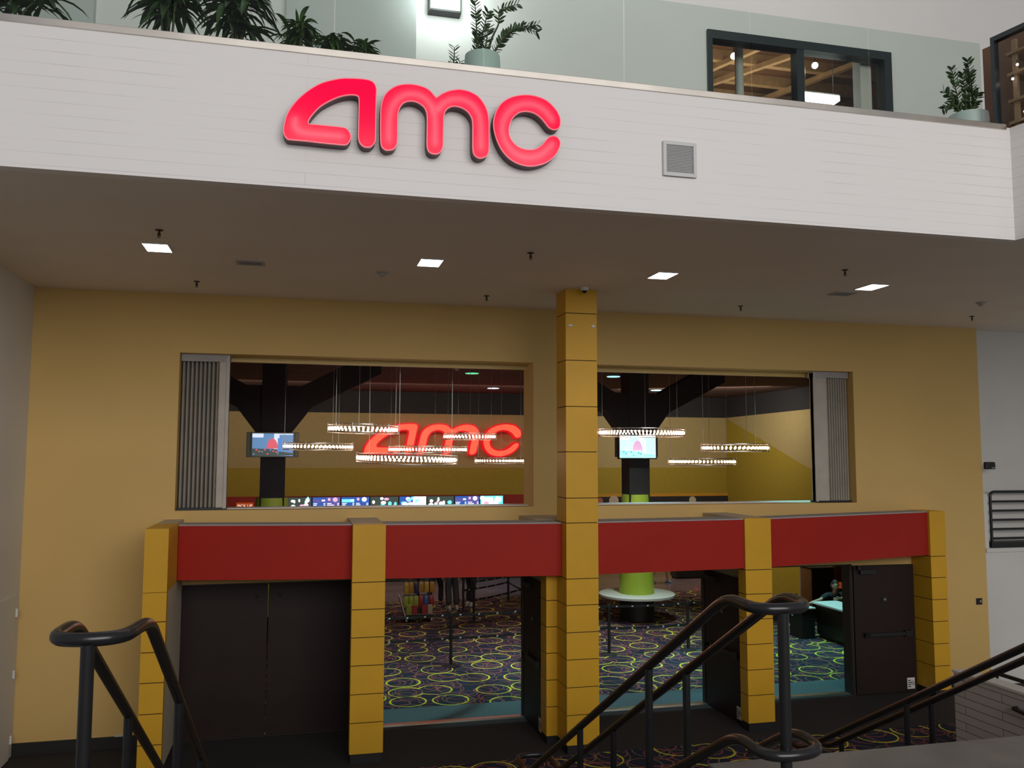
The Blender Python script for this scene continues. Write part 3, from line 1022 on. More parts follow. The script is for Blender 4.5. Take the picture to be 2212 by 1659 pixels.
# ------------------------------------------------------------------ things on the soffit
def soffit_light(x, label):
    t = thing('ceiling_light', (x, 10.545, CZ), label, 'ceiling light', 'square recessed lights in the soffit')
    mb = MB()
    a, b, c, d_ = x - 0.135, x + 0.135, 10.35, 10.74
    w = 0.012
    mb.box((a - w, c - w, CZ - 0.012), (a, d_ + w, CZ))
    mb.box((b, c - w, CZ - 0.012), (b + w, d_ + w, CZ))
    mb.box((a, c - w, CZ - 0.012), (b, c, CZ))
    mb.box((a, d_, CZ - 0.012), (b, d_ + w, CZ))
    mb.build('light_frame', MT['white'], t)
    MB().box((a, c, CZ - 0.008), (b, d_, CZ - 0.001)).build('light_lens', MT['lens'], t)


for x, l in ((-1.64, 'lit square recessed light, leftmost of the four in the soffit'),
             (1.53, 'lit square recessed light, second from the left in the soffit'),
             (4.635, 'lit square recessed light in the soffit just right of the tall central pillar'),
             (7.81, 'lit square recessed light, rightmost of the four in the soffit')):
    soffit_light(x, l)


def sprinkler(x, y, label, z=CZ):
    t = thing('sprinkler', (x, y, z), label, 'sprinkler', 'sprinklers in the soffit')
    MB().lathe([(0.042, 0.0), (0.04, -0.008), (0.02, -0.014)], (x, y, z), 14).build('escutcheon', MT['dark_metal'], t, True)
    mb = MB()
    mb.lathe([(0.010, -0.012), (0.010, -0.05), (0.013, -0.052), (0.013, -0.062)], (x, y, z), 8)
    for s in (-1, 1):
        mb.tube([(x + s * 0.012, y, z - 0.03), (x + s * 0.016, y, z - 0.055), (x + s * 0.004, y, z - 0.078)], 0.003, 6)
    mb.build('frame', MT['dark_metal'], t, True)
    MB().lathe([(0.02, -0.078), (0.02, -0.081)], (x, y, z), 12).build('deflector', MT['dark_metal'], t)


for x, y, l in ((-1.5, 9.72, 'small dark sprinkler beside the leftmost soffit light'),
                (-1.42, 12.5, 'small dark sprinkler near the yellow wall at the left'),
                (2.61, 9.75, 'small dark sprinkler in the middle of the soffit near its front'),
                (2.68, 12.56, 'small dark sprinkler near the yellow wall left of the central pillar'),
                (6.77, 9.66, 'small dark sprinkler in front of the rightmost soffit light'),
                (6.79, 12.42, 'small dark sprinkler near the yellow wall right of the central pillar'),
                (11.09, 12.35, 'small dark sprinkler at the far right end of the soffit')):
    sprinkler(x, y, l)
for x, y, l in ((1.01, 11.27, 'round smoke detector on the soffit left of the central pillar'),
                (10.24, 11.2, 'round smoke detector at the far right of the soffit')):
    t = thing('smoke_detector', (x, y, CZ), l, 'smoke detector')
    MB().lathe([(0.075, 0), (0.075, -0.012), (0.06, -0.02)], (x, y, CZ), 20).build('base_plate', MT['ceil_vent'], t, True)
    MB().lathe([(0.05, -0.02), (0.05, -0.035), (0.035, -0.055), (0.02, -0.06)], (x, y, CZ), 20).build('sensor_head', MT['ceil_vent'], t, True)
for x, y, l in ((-0.64, 11.12, 'rectangular ceiling vent on the soffit between the two left lights'),
                (7.72, 11.1, 'rectangular ceiling vent on the soffit beside the rightmost light')):
    t = thing('ceiling_vent', (x, y, CZ), l, 'vent', 'soffit vents')
    mb = MB()
    mb.box((x - 0.17, y - 0.12, CZ - 0.010), (x + 0.17, y - 0.09, CZ))
    mb.box((x - 0.17, y + 0.09, CZ - 0.010), (x + 0.17, y + 0.12, CZ))
    mb.box((x - 0.17, y - 0.09, CZ - 0.010), (x - 0.135, y + 0.09, CZ))
    mb.box((x + 0.135, y - 0.09, CZ - 0.010), (x + 0.17, y + 0.09, CZ))
    mb.build('vent_frame', MT['ceil_vent'], t)
    mb = MB()
    for k in range(9):
        mb.obox((x, y - 0.08 + k * 0.02, CZ - 0.006), (0.27, 0.014, 0.003), (0.6, 0, 0))
    mb.build('louvre', MT['ceil_vent'], t)
    MB().box((x - 0.135, y - 0.09, CZ - 0.002), (x + 0.135, y + 0.09, CZ)).build('dark_backing', MT['vent_dark'], t)
t = thing('security_camera', (3.9, 11.60, CZ), 'white dome security camera on the soffit in front of the central pillar', 'camera')
MB().lathe([(0.055, 0), (0.055, -0.03), (0.045, -0.045)], (3.9, 11.60, CZ), 20).build('housing', MT['white'], t, True)
MB().lathe([(0.036, -0.045), (0.034, -0.06), (0.024, -0.076), (0.004, -0.083)], (3.9, 11.60, CZ), 20).build('dome', MT['black'], t, True)
for x, z, l in ((3.73, 5.95, 'small white clip high on the front left of the central pillar'), (4.07, 5.95, 'small white clip high on the front right of the central pillar')):
    mb = MB()
    mb.lathe([(0.035, 0), (0.033, 0.012), (0.02, 0.02)], (0, 0, 0), 14)
    mb.v = [(p[0] + x, 11.74 - p[2], p[1] * 0.6 + z) for p in mb.v]
    tag(mb.build('wall_clip', MT['white'], None, True, at=(x, 11.74, z)), l, 'clip')

# ------------------------------------------------------------------ glass balustrade
joints = [-2.573, -1.17, 0.232, 1.637, 3.062, 4.461, 5.862, 7.30]
nm = ['leftmost', 'in front of the long leafed plants', 'in front of the low leafy plants', 'across the wall lamp and blue grey pot', 'right of the tall potted plant', 'across the left half of the upstairs window', 'across the right half of the upstairs window', 'rightmost, ending at the dark framed glass']
js = [-3.97] + joints
for k in range(len(js) - 1):
    a, b = js[k] + 0.006, js[k + 1] - 0.006
    mb = MB()
    mb.box((a, FY + 0.045, 7.735), (b, FY + 0.058, 8.69))
    tag(mb.build('glass_panel', MT['glass'], at=(0.5 * (a + b), FY + 0.05, 7.735)), 'clear glass balustrade panel, ' + nm[k], 'glass panel', 'glass panels of the balustrade')
structure(MB().box((-6, FY - 0.012, 7.70), (7.55, FY + 0.11, 7.765)).build('trim_15', MT['steel_trim'], bevel=0.004))

# dark framed glass on the return of the balcony, boards added behind stand in for its reflection
def sidept(s, off=0.0):
    d_ = Vector((0.2132, -0.977))
    n_ = Vector((0.977, 0.2132))
    p = Vector((7.50, FY + 0.10)) + d_ * s + n_ * off
    return (p.x, p.y)


def sideprism(mb, s0, s1, o0, o1, z0, z1, mi=0):
    return mb.prism([sidept(s0, o0), sidept(s1, o0), sidept(s1, o1), sidept(s0, o1)], z0, z1, 'z', mi)


mb = MB()
sideprism(mb, 0, 0.045, -0.02, 0.06, 7.74, 8.80)
sideprism(mb, 0.045, 2.4, -0.02, 0.06, 8.745, 8.80)
sideprism(mb, 1.2, 1.24, -0.02, 0.06, 7.74, 8.745)
f = structure(mb.build('window_3', MT['win_frame']))
sideprism(MB(), 0.05, 2.4, 0.012, 0.022, 7.74, 8.745).build('pane', MT['pane'], f)
mb = MB()
sideprism(mb, -0.42, 2.4, 0.45, 0.50, 7.62, 8.95, 0)
for z in (7.80, 8.05, 8.36, 8.60):
    sideprism(mb, 0.06, 2.4, 0.16, 0.45, z, z + 0.03, 1)
for s in (0.10, 0.5, 0.9):
    sideprism(mb, s, s + 0.05, 0.20, 0.24, 7.74, 8.78, 1)
cx, cy = sidept(0.8, 0.3)
t = thing('reflection_boards', (cx, cy, 7.74), 'brown timber boards standing in for a reflection in the dark framed glass, upper right', 'shelf')
mb.build('shelf_boards', [MT['wood'], MT['wood_light']], t)
for (s, z) in ((0.14, 8.30), (0.20, 8.44), (0.26, 7.88)):
    x, y = sidept(s, 0.14)
    tl = thing('small_lamp', (x, y, z), 'small bright bulb on the timber boards, %s' % {8.30: 'by the middle board', 8.44: 'just above the middle board', 7.88: 'near the bottom'}[z], 'lamp', 'shelf bulbs')
    MB().ball((x, y, z), 0.014, 10).build('bulb', MT['lens'], tl, True)
    MB().lathe([(0.008, 0.012), (0.008, 0.05)], (x, y, z), 8).build('socket', MT['dark_metal'], tl, True)

# upper floor window with the timber ceilinged room behind
mb = MB()
mb.box((U0 - 0.02, UY - 0.05, UZ - 0.13), (U1 + 0.03, UY + 0.16, UZ + 0.01))
mb.box((U0 - 0.02, UY - 0.05, 7.62), (U0 + 0.06, UY + 0.16, UZ - 0.13))
mb.box((U1 - 0.11, UY - 0.05, 7.62), (U1 + 0.03, UY + 0.16, UZ - 0.13))
mb.box((7.62, UY - 0.04, 7.62), (7.75, UY + 0.14, UZ - 0.13))
f = structure(mb.build('window_1', MT['win_frame']))
MB().box((U0 + 0.06, UY + 0.04, 7.62), (7.62, UY + 0.05, UZ - 0.13)).build('pane', MT['pane'], f)
MB().box((7.75, UY + 0.04, 7.62), (U1 - 0.11, UY + 0.05, UZ - 0.13)).build('pane', MT['pane'], f)
rm = MB()
rm.box((4.6, UY + 0.2, 7.62), (4.8, 18.2, 12.4), 0)
rm.box((12.0, UY + 0.2, 7.62), (12.2, 18.2, 12.4), 0)
rm.box((4.6, 18.0, 7.62), (12.2, 18.2, 12.4), 0)
rm.box((4.6, UY + 0.2, 12.2), (12.2, 18.2, 12.4), 0)
structure(rm.build('wall_room', MT['wood']))
structure(MB().box((4.6, UY + 0.2, 7.62), (12.2, 18.2, 7.66)).build('floor_room', MT['wood']))
jo = MB()
for k in range(7):
    y = 12.7 + k * 0.85
    jo.box((4.8, y, 11.98), (12.0, y + 0.12, 12.2))
for k, (x, dx) in enumerate(((6.0, 1.3), (7.6, 1.2), (8.4, 1.3), (9.9, 1.2))):
    jo.obox((x + 0.6, 15.0, 11.93), (0.10, 5.6, 0.10), (0, 0, 0.55 if k % 2 == 0 else 0.42))
structure(jo.build('trim_16', MT['wood_light']))
area('shop_room_light', (8.3, 15.0, 11.2), (8.3, 15.0, 13), 3.0, 60, (1.0, 0.78, 0.55), 3.0)
for (x, y, z, l) in ((7.02, 12.9, 10.86, 'left'), (8.57, 12.9, 10.87, 'right')):
    t = thing('pendant_lamp', (x, y, z), 'small bright globe lamp behind the %s pane of the timber ceilinged window' % l, 'lamp', 'globe lamps upstairs')
    MB().ball((x, y, z), 0.055, 14).build('globe', MT['lens'], t, True)
    MB().tube([(x, y, z + 0.05), (x, y, 11.98)], 0.008, 6).build('cord', MT['black'], t)
t = thing('strip_light', (8.75, 13.0, 10.42), 'bright white strip light low in the right pane of the timber ceilinged window', 'light')
MB().box((8.36, 12.95, 10.33), (9.08, 13.1, 10.42)).build('light_tray', MT['white'], t)
MB().box((8.37, 12.94, 10.30), (9.07, 13.11, 10.39)).build('diffuser', MT['lamp_cool'], t)
mb = MB()
for x in (8.45, 9.0):
    mb.tube([(x, 13.02, 10.42), (x, 13.02, 11.98)], 0.006, 6)
mb.build('hanger', MT['cable'], t)
t = thing('white_column', (6.95, 12.6, 7.66), 'round white column behind the left pane of the upstairs window', 'column')
MB().lathe([(0.07, 0), (0.07, 4.3)], (6.95, 12.6, 7.66), 20).build('shaft', MT['white'], t, True)
tag(MB().box((8.99, 12.25, 7.66), (9.20, 12.45, 11.98)).build('cream_post', MT['upper_wall'], at=(9.1, 12.35, 7.66)), 'square cream post at the right end inside the upstairs window', 'post')

# wall lamp upstairs
t = thing('wall_lamp', (1.91, UY - 0.1, 11.0), 'bright square wall lamp with a thin dark rim above the balcony', 'lamp')
MB().box((1.69, UY - 0.16, 10.47), (2.115, UY - 0.04, 11.6)).build('diffuser', MT['lamp_cool'], t)
mb = MB()
mb.box((1.67, UY - 0.175, 10.44), (2.135, UY, 10.468))
mb.box((2.117, UY - 0.175, 10.468), (2.135, UY, 11.62))
mb.box((1.67, UY - 0.175, 10.468), (1.688, UY, 11.62))
mb.build('rim', MT['black'], t)
area('wall_lamp_light', (1.9, UY - 0.5, 10.9), (1.9, UY, 10.9), 0.5, 22, (0.95, 0.98, 1.0), 1.1)

# ------------------------------------------------------------------ plants on the balcony
def leaf_blade(mb, p, d, L_, w, droop, mi=0, seg=5, roll=0.0):
    """a drooping strap leaf: folded strip from p along d"""
    d = Vector(d).normalized()
    side = d.cross(Vector((0, 0, 1)))
    side = side.normalized() if side.length > 1e-3 else Vector((1, 0, 0))
    upv = side.cross(d)
    side = (side * math.cos(roll) + upv * math.sin(roll)).normalized()
    vs, fs = [], []
    pos = Vector(p)
    dirv = d.copy()
    for i in range(seg + 1):
        t_ = i / seg
        ww = w * (math.sin(PI * min(1, 0.12 + 0.88 * t_)) ** 0.7) if i < seg else 0.0005
        fold = side.cross(dirv).normalized() * (-0.18 * ww)
        vs += [pos - side * ww * 0.5, pos + fold, pos + side * ww * 0.5]
        dirv = (dirv + Vector((0, 0, -droop / seg))).normalized()
        pos = pos + dirv * (L_ / seg)
    for i in range(seg):
        b_ = i * 3
        fs += [(b_, b_ + 1, b_ + 4, b_ + 3), (b_ + 1, b_ + 2, b_ + 5, b_ + 4)]
    mb.add(vs, fs, mi)


def strap_plant(x, y, z, h, spread, n, L_, w, label, pot_w, seed, mt='leaf', droop=1.5):
    rnd = random.Random(seed)
    t = thing('potted_plant', (x, y, z), label, 'plant', 'plants behind the glass')
    lv, stm = MB(), MB()
    heads = []
    for k in range(max(3, n // 14)):
        a = rnd.uniform(0, 2 * PI)
        rr = rnd.uniform(0.0, 1.0)
        hx, hy = x + spread * 0.75 * rr * math.cos(a), y + 0.14 * rr * math.sin(a)
        hz = z + 0.30 + (h - 0.30) * rnd.uniform(0.45, 0.95)
        stm.tube([(x + 0.3 * (hx - x), y + 0.3 * (hy - y), z + 0.25), ((x + hx) / 2, hy, (z + 0.3 + hz) / 2), (hx, hy, hz)], 0.009, 6)
        heads.append((hx, hy, hz))
    for k in range(n):
        hx, hy, hz = heads[k % len(heads)]
        a = rnd.uniform(0, 2 * PI)
        e = rnd.uniform(-0.1, 1.1)
        d_ = (math.cos(a) * math.cos(e), 0.6 * math.sin(a) * math.cos(e), math.sin(e))
        zz = hz - rnd.uniform(0, 0.16)
        leaf_blade(lv, (hx, hy, zz), d_, L_ * rnd.uniform(0.6, 1.1), w * rnd.uniform(0.7, 1.2), droop * rnd.uniform(0.7, 1.3), roll=rnd.uniform(-0.5, 0.5))
    lv.build('foliage', MT[mt], t, True, merge=False)
    stm.build('stem', MT['stem'], t, True)
    pm = MB()
    pm.lathe([(pot_w * 0.42, 0), (pot_w * 0.5, 0.20), (pot_w * 0.5, 0.26), (pot_w * 0.46, 0.26), (pot_w * 0.45, 0.22)], (x, y, z), 24)
    pm.build('pot', MT['pot'], t, True)
    MB().lathe([(pot_w * 0.45, 0.22), (0.001, 0.235)], (x, y, z), 20, cap=False).build('soil', MT['soil'], t)
    return t


UZ0 = 7.62
PY = 8.32
strap_plant(-2.62, PY, UZ0, 0.82, 0.42, 110, 0.46, 0.06, 'dark arching leafy plant at the far left behind the glass', 0.34, 3, 'leaf', 1.4)
strap_plant(-1.28, PY, UZ0, 1.02, 0.26, 125, 0.46, 0.058, 'tall long leafed plant, left one of the two behind the second glass panel', 0.34, 4, 'leaf', 1.9)
strap_plant(-0.66, PY + 0.1, UZ0, 0.98, 0.22, 120, 0.44, 0.058, 'tall long leafed plant, right one of the two behind the second glass panel', 0.34, 5, 'leaf', 2.0)
strap_plant(-0.08, PY, UZ0, 0.70, 0.17, 100, 0.25, 0.048, 'low leafy plant just left of the first bright glass joint', 0.30, 6, 'leaf2', 1.9)
strap_plant(0.26, PY, UZ0, 0.64, 0.17, 100, 0.25, 0.046, 'low leafy plant crossed by the first bright glass joint', 0.30, 8, 'leaf2', 1.9)
strap_plant(0.55, PY, UZ0, 0.60, 0.12, 60, 0.20, 0.042, 'smallest leafy plant, right end of the low row behind the glass', 0.26, 9, 'leaf2', 1.6)


def zz_plant(x, y, z, stems, label, pr, ph, pot_m, leaf_m='leaf', leaf_l=0.075):
    t = thing('potted_plant', (x, y, z), label, 'plant', 'plants behind the glass')
    lv, stm = MB(), MB()
    for (pts, n0, seed) in stems:
        rnd = random.Random(seed)
        path = fillet([(x + a, y + b_, z + c) for a, b_, c in pts], 0.12, 5)
        m = len(path)
        stm.tube(path, [0.012 * (1 - 0.7 * i / m) for i in range(m)], 6)
        L_ = [0]
        for i in range(1, m):
            L_.append(L_[-1] + (path[i] - path[i - 1]).length)
        nl = int(L_[-1] / 0.034)
        for k in range(int(nl * n0), nl + 1):
            s = L_[-1] * k / nl
            i = max(j for j in range(m) if L_[j] <= s + 1e-9)
            i = min(i, m - 2)
            f_ = (s - L_[i]) / max(1e-6, L_[i + 1] - L_[i])
            p = path[i].lerp(path[i + 1], f_)
            tg = (path[i + 1] - path[i]).normalized()
            sd = tg.cross(Vector((0.1, 1, 0.1))).normalized()
            for sg in (-1, 1):
                d_ = tg * 0.75 + sd * sg * 0.8 + Vector((0, rnd.uniform(-0.5, 0.2), rnd.uniform(-0.1, 0.2)))
                leaf_blade(lv, p, d_, leaf_l * rnd.uniform(0.8, 1.2), leaf_l * 0.42, 0.3, seg=4, roll=rnd.uniform(-0.6, 1.2))
    lv.build('foliage', MT[leaf_m], t, True, merge=False)
    stm.build('stem', MT['stem'], t, True)
    pm = MB()
    pm.lathe([(pr * 0.80, 0), (pr * 0.98, ph * 0.5), (pr, ph * 0.85), (pr * 0.97, ph), (pr * 0.90, ph), (pr * 0.88, ph * 0.92)], (x, y, z), 28)
    pm.build('pot', MT[pot_m], t, True)
    MB().lathe([(pr * 0.88, ph * 0.92), (0.001, ph * 0.94)], (x, y, z), 20, cap=False).build('soil', MT['soil'], t)
    return t


zz_plant(1.72, PY, UZ0, [
    ([(-0.05, 0, 0.45), (-0.06, 0, 0.8), (-0.09, 0, 1.20)], 0.25, 1),
    ([(-0.02, 0.02, 0.45), (0.0, 0.02, 0.75), (0.06, 0.02, 0.98)], 0.3, 2),
    ([(0.03, 0, 0.45), (0.10, 0, 0.72), (0.18, 0, 0.88), (0.16, 0, 1.02), (0.36, 0, 1.10)], 0.6, 3),
    ([(0.08, -0.02, 0.45), (0.18, -0.02, 0.68), (0.34, -0.02, 0.86), (0.56, -0.02, 0.82)], 0.15, 4),
    ([(0.06, 0.02, 0.45), (0.22, 0.03, 0.74), (0.40, 0.03, 0.88), (0.58, 0.03, 0.92)], 0.3, 5),
    ([(-0.08, 0, 0.45), (-0.05, 0, 0.62), (-0.04, 0, 0.72)], 0.1, 6),
    ([(0.0, -0.04, 0.45), (0.03, -0.05, 0.62), (0.05, -0.05, 0.78)], 0.1, 7)],
    'tall feathery potted plant arching right, in a pale blue grey pot', 0.182, 0.50, 'pot')
zz_plant(1.40, PY + 0.28, UZ0, [
    ([(0.02, 0, 0.38), (0.08, 0, 0.55), (0.08, 0, 0.70)], 0.2, 11),
    ([(-0.05, 0, 0.38), (-0.14, 0, 0.46), (-0.24, 0, 0.40)], 0.2, 12),
    ([(0.06, 0, 0.38), (0.12, 0, 0.46), (0.14, 0, 0.55)], 0.2, 13)],
    'small low plant in a white pot half hidden behind the pale blue pot', 0.15, 0.42, 'pot_white')
zz_plant(7.52, PY - 0.02, UZ0, [
    ([(-0.10, 0, 0.42), (-0.14, 0, 0.66), (-0.20, 0, 0.98)], 0.15, 21),
    ([(-0.04, 0, 0.42), (-0.02, 0, 0.72), (-0.06, 0, 0.92)], 0.2, 22),
    ([(0.02, 0, 0.42), (0.03, 0, 0.76), (0.05, 0, 0.98)], 0.2, 23),
    ([(0.05, 0, 0.42), (0.08, 0, 0.78), (0.02, 0, 1.10)], 0.4, 24),
    ([(-0.10, -0.02, 0.42), (-0.22, -0.02, 0.58), (-0.36, -0.02, 0.48)], 0.2, 25),
    ([(-0.08, 0.02, 0.42), (-0.16, 0.02, 0.60), (-0.30, 0.02, 0.72)], 0.2, 26),
    ([(0.02, -0.02, 0.42), (0.08, -0.02, 0.60), (0.14, -0.02, 0.72)], 0.2, 27)],
    'feathery potted plant at the far right behind the glass', 0.22, 0.44, 'pot', leaf_l=0.09)

# ------------------------------------------------------------------ stair handrails
def handrail(xa, xb, label, xfa, xfb, y_front=3.52, low=True, posts=(4.9, 6.2, 7.5), low_b_end=None, main_x=None, y_end=8.08, z_end=1.30, b_posts=None):
    """a pair of parallel tubes joined by a loop at the top and at the bottom"""
    t = thing('handrail', (0.5 * (xa + xb), 3.6, 2.47), label, 'handrail', 'black double stair handrails')
    ys, y0 = 3.88, 7.64
    r = 0.0265
    top = fillet([(xfa, y_front, 3.40), (xa, ys, 3.40), (xa, y0, z_end), (xa, y_end, z_end), (xb, y_end, z_end), (xb, y0, z_end), (xb, ys, 3.40), (xfb, y_front + 0.02, 3.40)], 0.13, 7, closed=True)
    MB().tube(top, r, 14, closed=True).build('rail_tube', MT['rail'], t, True)
    sl = (3.40 - z_end) / (y0 - ys)

    def zt(y):
        return 3.40 if y < ys else (3.40 - (y - ys) * sl if y < y0 else z_end)
    if low:
        z2 = 2.78
        yl = 4.22
        p = [(xa, y0, z2 - (y0 - 3.80) * sl), (xa, 3.80, z2), (xfa, y_front - 0.04, z2), (xfb + 0.03, y_front - 0.02, z2), (xb, 3.80, z2), (xb, yl, z2 - (yl - 3.80) * sl)]
        MB().tube(fillet(p, 0.14, 7), r * 0.95, 14).build('lower_rail_tube', MT['rail'], t, True)
    mx = main_x if main_x is not None else 0.5 * (xa + xb)
    MB().tube([(mx, y_front, 2.44), (mx, y_front, 3.385)], 0.025, 14).build('post', MT['rail'], t, True)
    for x, pl in ((xa, posts), (xb, b_posts or posts)):
        for y in pl:
            zb = max(0.0, 2.47 - 0.56 * (y - 3.6) - 0.1)
            MB().tube([(x, y, zb), (x, y, zt(y) - 0.01)], 0.023, 12).build('post', MT['rail'], t, True)
    return t


handrail(2.016, 2.318, 'black double handrail at the centre right, its looped end in front of the yellow pillar', 1.985, 2.255, main_x=2.10, posts=(4.86, 6.15, 7.4), b_posts=(5.0, 6.28, 7.5))
handrail(-0.582, -0.86, 'black double handrail at the lower left with a looped top end', -0.625, -0.87, main_x=-0.735, posts=(4.95, 6.2, 7.4), b_posts=(5.15, 6.4, 7.5))
handrail(4.73, 5.0, 'black double handrail at the lower right, farthest from the stair top', 4.73, 5.0, low=False, posts=(4.9, 6.13, 7.36), b_posts=(4.95, 6.18, 7.41))
t = thing('wall_handrail', (8.9, 9.3, 0.9), 'short black handrail end on the white block wall at the right edge', 'handrail')
MB().tube(fillet([(8.955, 9.50, 0.90), (8.885, 9.50, 0.90), (8.885, 8.4, 0.80), (8.885, 6.0, 1.4)], 0.06, 5), 0.024, 12).build('rail_tube', MT['rail'], t, True)
MB().tube([(8.955, 8.9, 0.78), (8.89, 8.9, 0.83)], 0.012, 8).build('bracket', MT['rail'], t, True)
# thin black handrail on the far white wall above the block wall
t = thing('wall_handrail', (12.35, 13.4, 0.4), 'thin black rail on the white wall just above the block wall', 'handrail')
MB().tube([(9.36, 10.35, 1.13), (9.36, 4.6, 1.13)], 0.028, 10).build('rail_tube', MT['rail'], t, True)
for y, zz in ((10.25, 1.12), (8.4, 1.12), (6.5, 1.12)):
    MB().tube([(9.36, y, 0), (9.36, y, zz)], 0.02, 8).build('post', MT['rail'], t, True)

# black guard railing in the ledge recess
t = thing('guard_railing', (12.9, WY + 0.12, 2.43), 'black guard railing with horizontal bars above the white ledge at the right', 'railing')
ry = WY + 0.06
p = fillet([(12.40, ry, 2.43), (12.40, ry, 3.45), (16.2, ry, 3.45), (16.2, ry, 2.43)], 0.10, 6)
MB().tube(p, 0.026, 12).build('top_rail', MT['rail'], t, True)
for k in range(5):
    z = 2.60 + k * 0.168
    MB().tube([(12.41, ry, z), (16.19, ry, z)], 0.021, 10).build('bar', MT['rail'], t, True)
MB().box((12.40, ry - 0.02, 2.43), (16.2, ry + 0.5, 2.53)).build('kick_plate', MT['black'], t)

# small things on the walls
t = thing('emergency_light', (12.33, WY - 0.03, 3.87), 'small black box on the white wall right of the yellow wall', 'wall box')
MB().box((12.225, WY - 0.07, 3.865), (12.44, WY, 4.0)).build('housing', MT['black'], t, bevel=0.02)
MB().box((12.35, WY - 0.074, 3.885), (12.41, WY - 0.07, 3.90)).build('label_plate', MT['metal'], t)
MB().lathe([(0.022, 0), (0.02, -0.01)], (12.33, WY - 0.06, 3.95), 12).build('lens', MT['dark_metal'], t, True)
t = thing('wall_outlet', (12.01, WY, 1.44), 'small grey metal outlet plate near the right edge of the yellow wall', 'outlet')
MB().box((11.945, WY - 0.008, 1.43), (12.075, WY, 1.545)).build('plate', MT['dark_metal'], t, bevel=0.003)
MB().box((11.965, WY - 0.012, 1.47), (12.0, WY - 0.008, 1.51)).build('socket', MT['black'], t)
MB().box((12.02, WY - 0.012, 1.47), (12.055, WY - 0.008, 1.51)).build('socket', MT['metal'], t)
t = thing('floor_plate', (-2.33, WY - 0.04, 0.16), 'thin pale plate lying on the black baseboard at the left', 'plate')
MB().box((-2.42, WY - 0.03, 0.16), (-2.26, WY, 0.175)).build('plate_body', MT['vent'], t)

# ------------------------------------------------------------------ folding shutters in the two windows
def shutter(name, xw, xi, label, lead_w, bulge=0.12, fill=0.80):
    """pleats from the wall side xw to the inner side xi"""
    sgn = 1 if xi > xw else -1
    t = thing(name, ((xw + xi) / 2, WY + 0.3, wz0), label, 'folding shutter')
    y0, y1 = WY + 0.12, WY + 0.30
    xl = xi - sgn * lead_w
    n = 9
    mb = MB()
    pw = (xl - xw) / n
    for k in range(n):
        a = xw + k * pw
        prof = []
        for i in range(7):
            u = i / 6
            prof.append((a + pw * (0.06 + fill * u), y0 + 0.04 + bulge - bulge * math.sin(PI * u) ** 0.7))
        back = [(p[0], p[1] + 0.012) for p in prof[::-1]]
        poly = prof + back
        if sgn < 0:
            poly = poly[::-1]
        mb.prism(poly, wz0 + 0.035, wz1 - 0.11, 'z')
    mb.build('slats', MT['accordion'], t, True)
    mb = MB()
    mb.box((min(xl, xi), y0 + 0.01, wz0 + 0.02), (max(xl, xi), y0 + 0.10, wz1 - 0.02))
    mb.box((min(xi, xi - sgn * 0.05), y0 - 0.01, wz0 + 0.02), (max(xi, xi - sgn * 0.05), y0 + 0.12, wz1 - 0.02))
    mb.build('lead_post', MT['accordion'], t, bevel=0.006)
    MB().box((min(xw, xi), y0 - 0.005, wz1 - 0.11), (max(xw, xi), y1, wz1)).build('head_track', MT['flashing'], t)
    MB().box((min(xw, xi), y0 - 0.005, wz0), (max(xw, xi), y1, wz0 + 0.035)).build('floor_track', MT['black'], t)
    mb = MB()
    for k in range(n + 1):
        x = xw + k * pw
        mb.box((x - 0.012, y0 + 0.05 + bulge, wz0 + 0.035), (x + 0.012, y0 + 0.08 + bulge, wz1 - 0.11))
    mb.build('hinge_strip', MT['black'], t)
    return t


shutter('folding_shutter', wx0 + 0.01, -1.035, 'grey folding shutter stacked at the left end of the left window', 0.15)
shutter('folding_shutter', wx3 - 0.02, 8.83, 'grey folding shutter stacked at the right end of the right window', 0.27, 0.035, 0.60)

# ------------------------------------------------------------------ lobby ceiling lights and small fittings
for x, y, r_, m_, l in ((-0.61, 23.3, 0.20, 'lens_teal', 'teal glowing round downlight above the left lobby column'),
                        (4.6, 23.45, 0.19, 'lens_green', 'green glowing round downlight on the dark red ceiling'),
                        (6.3, 28.4, 0.20, 'lens_white', 'pale round downlight near the back of the dark red ceiling'),
                        (8.71, 23.36, 0.19, 'lens_blue', 'bright pale blue round downlight just right of the central pillar'),
                        (11.94, 27.8, 0.20, 'lens_blue', 'pale blue round downlight right of the right lobby column')):
    t = thing('downlight', (x, y, LCZ), l, 'downlight')
    MB().lathe([(r_ + 0.03, 0), (r_ + 0.03, -0.012), (r_, -0.018)], (x, y, LCZ), 28).build('trim_ring', MT['black'], t, True)
    MB().lathe([(r_, -0.018), (r_ * 0.98, -0.03)], (x, y, LCZ), 28).build('lens', MT[m_], t)
for x, y, l in ((0.0, 21.2, 'small pale detector hanging from the dark ceiling right of the left lobby column'),
                (3.95, 22.2, 'small pale fitting on the dark red ceiling left of the green downlight')):
    t = thing('smoke_detector', (x, y, LCZ), l, 'detector')
    MB().lathe([(0.09, 0), (0.09, -0.02)], (x, y, LCZ), 18).build('base_plate', MT['ceil_vent'], t)
    MB().lathe([(0.055, -0.02), (0.05, -0.07), (0.02, -0.085)], (x, y, LCZ), 18).build('sensor_head', MT['ceil_vent'], t, True)

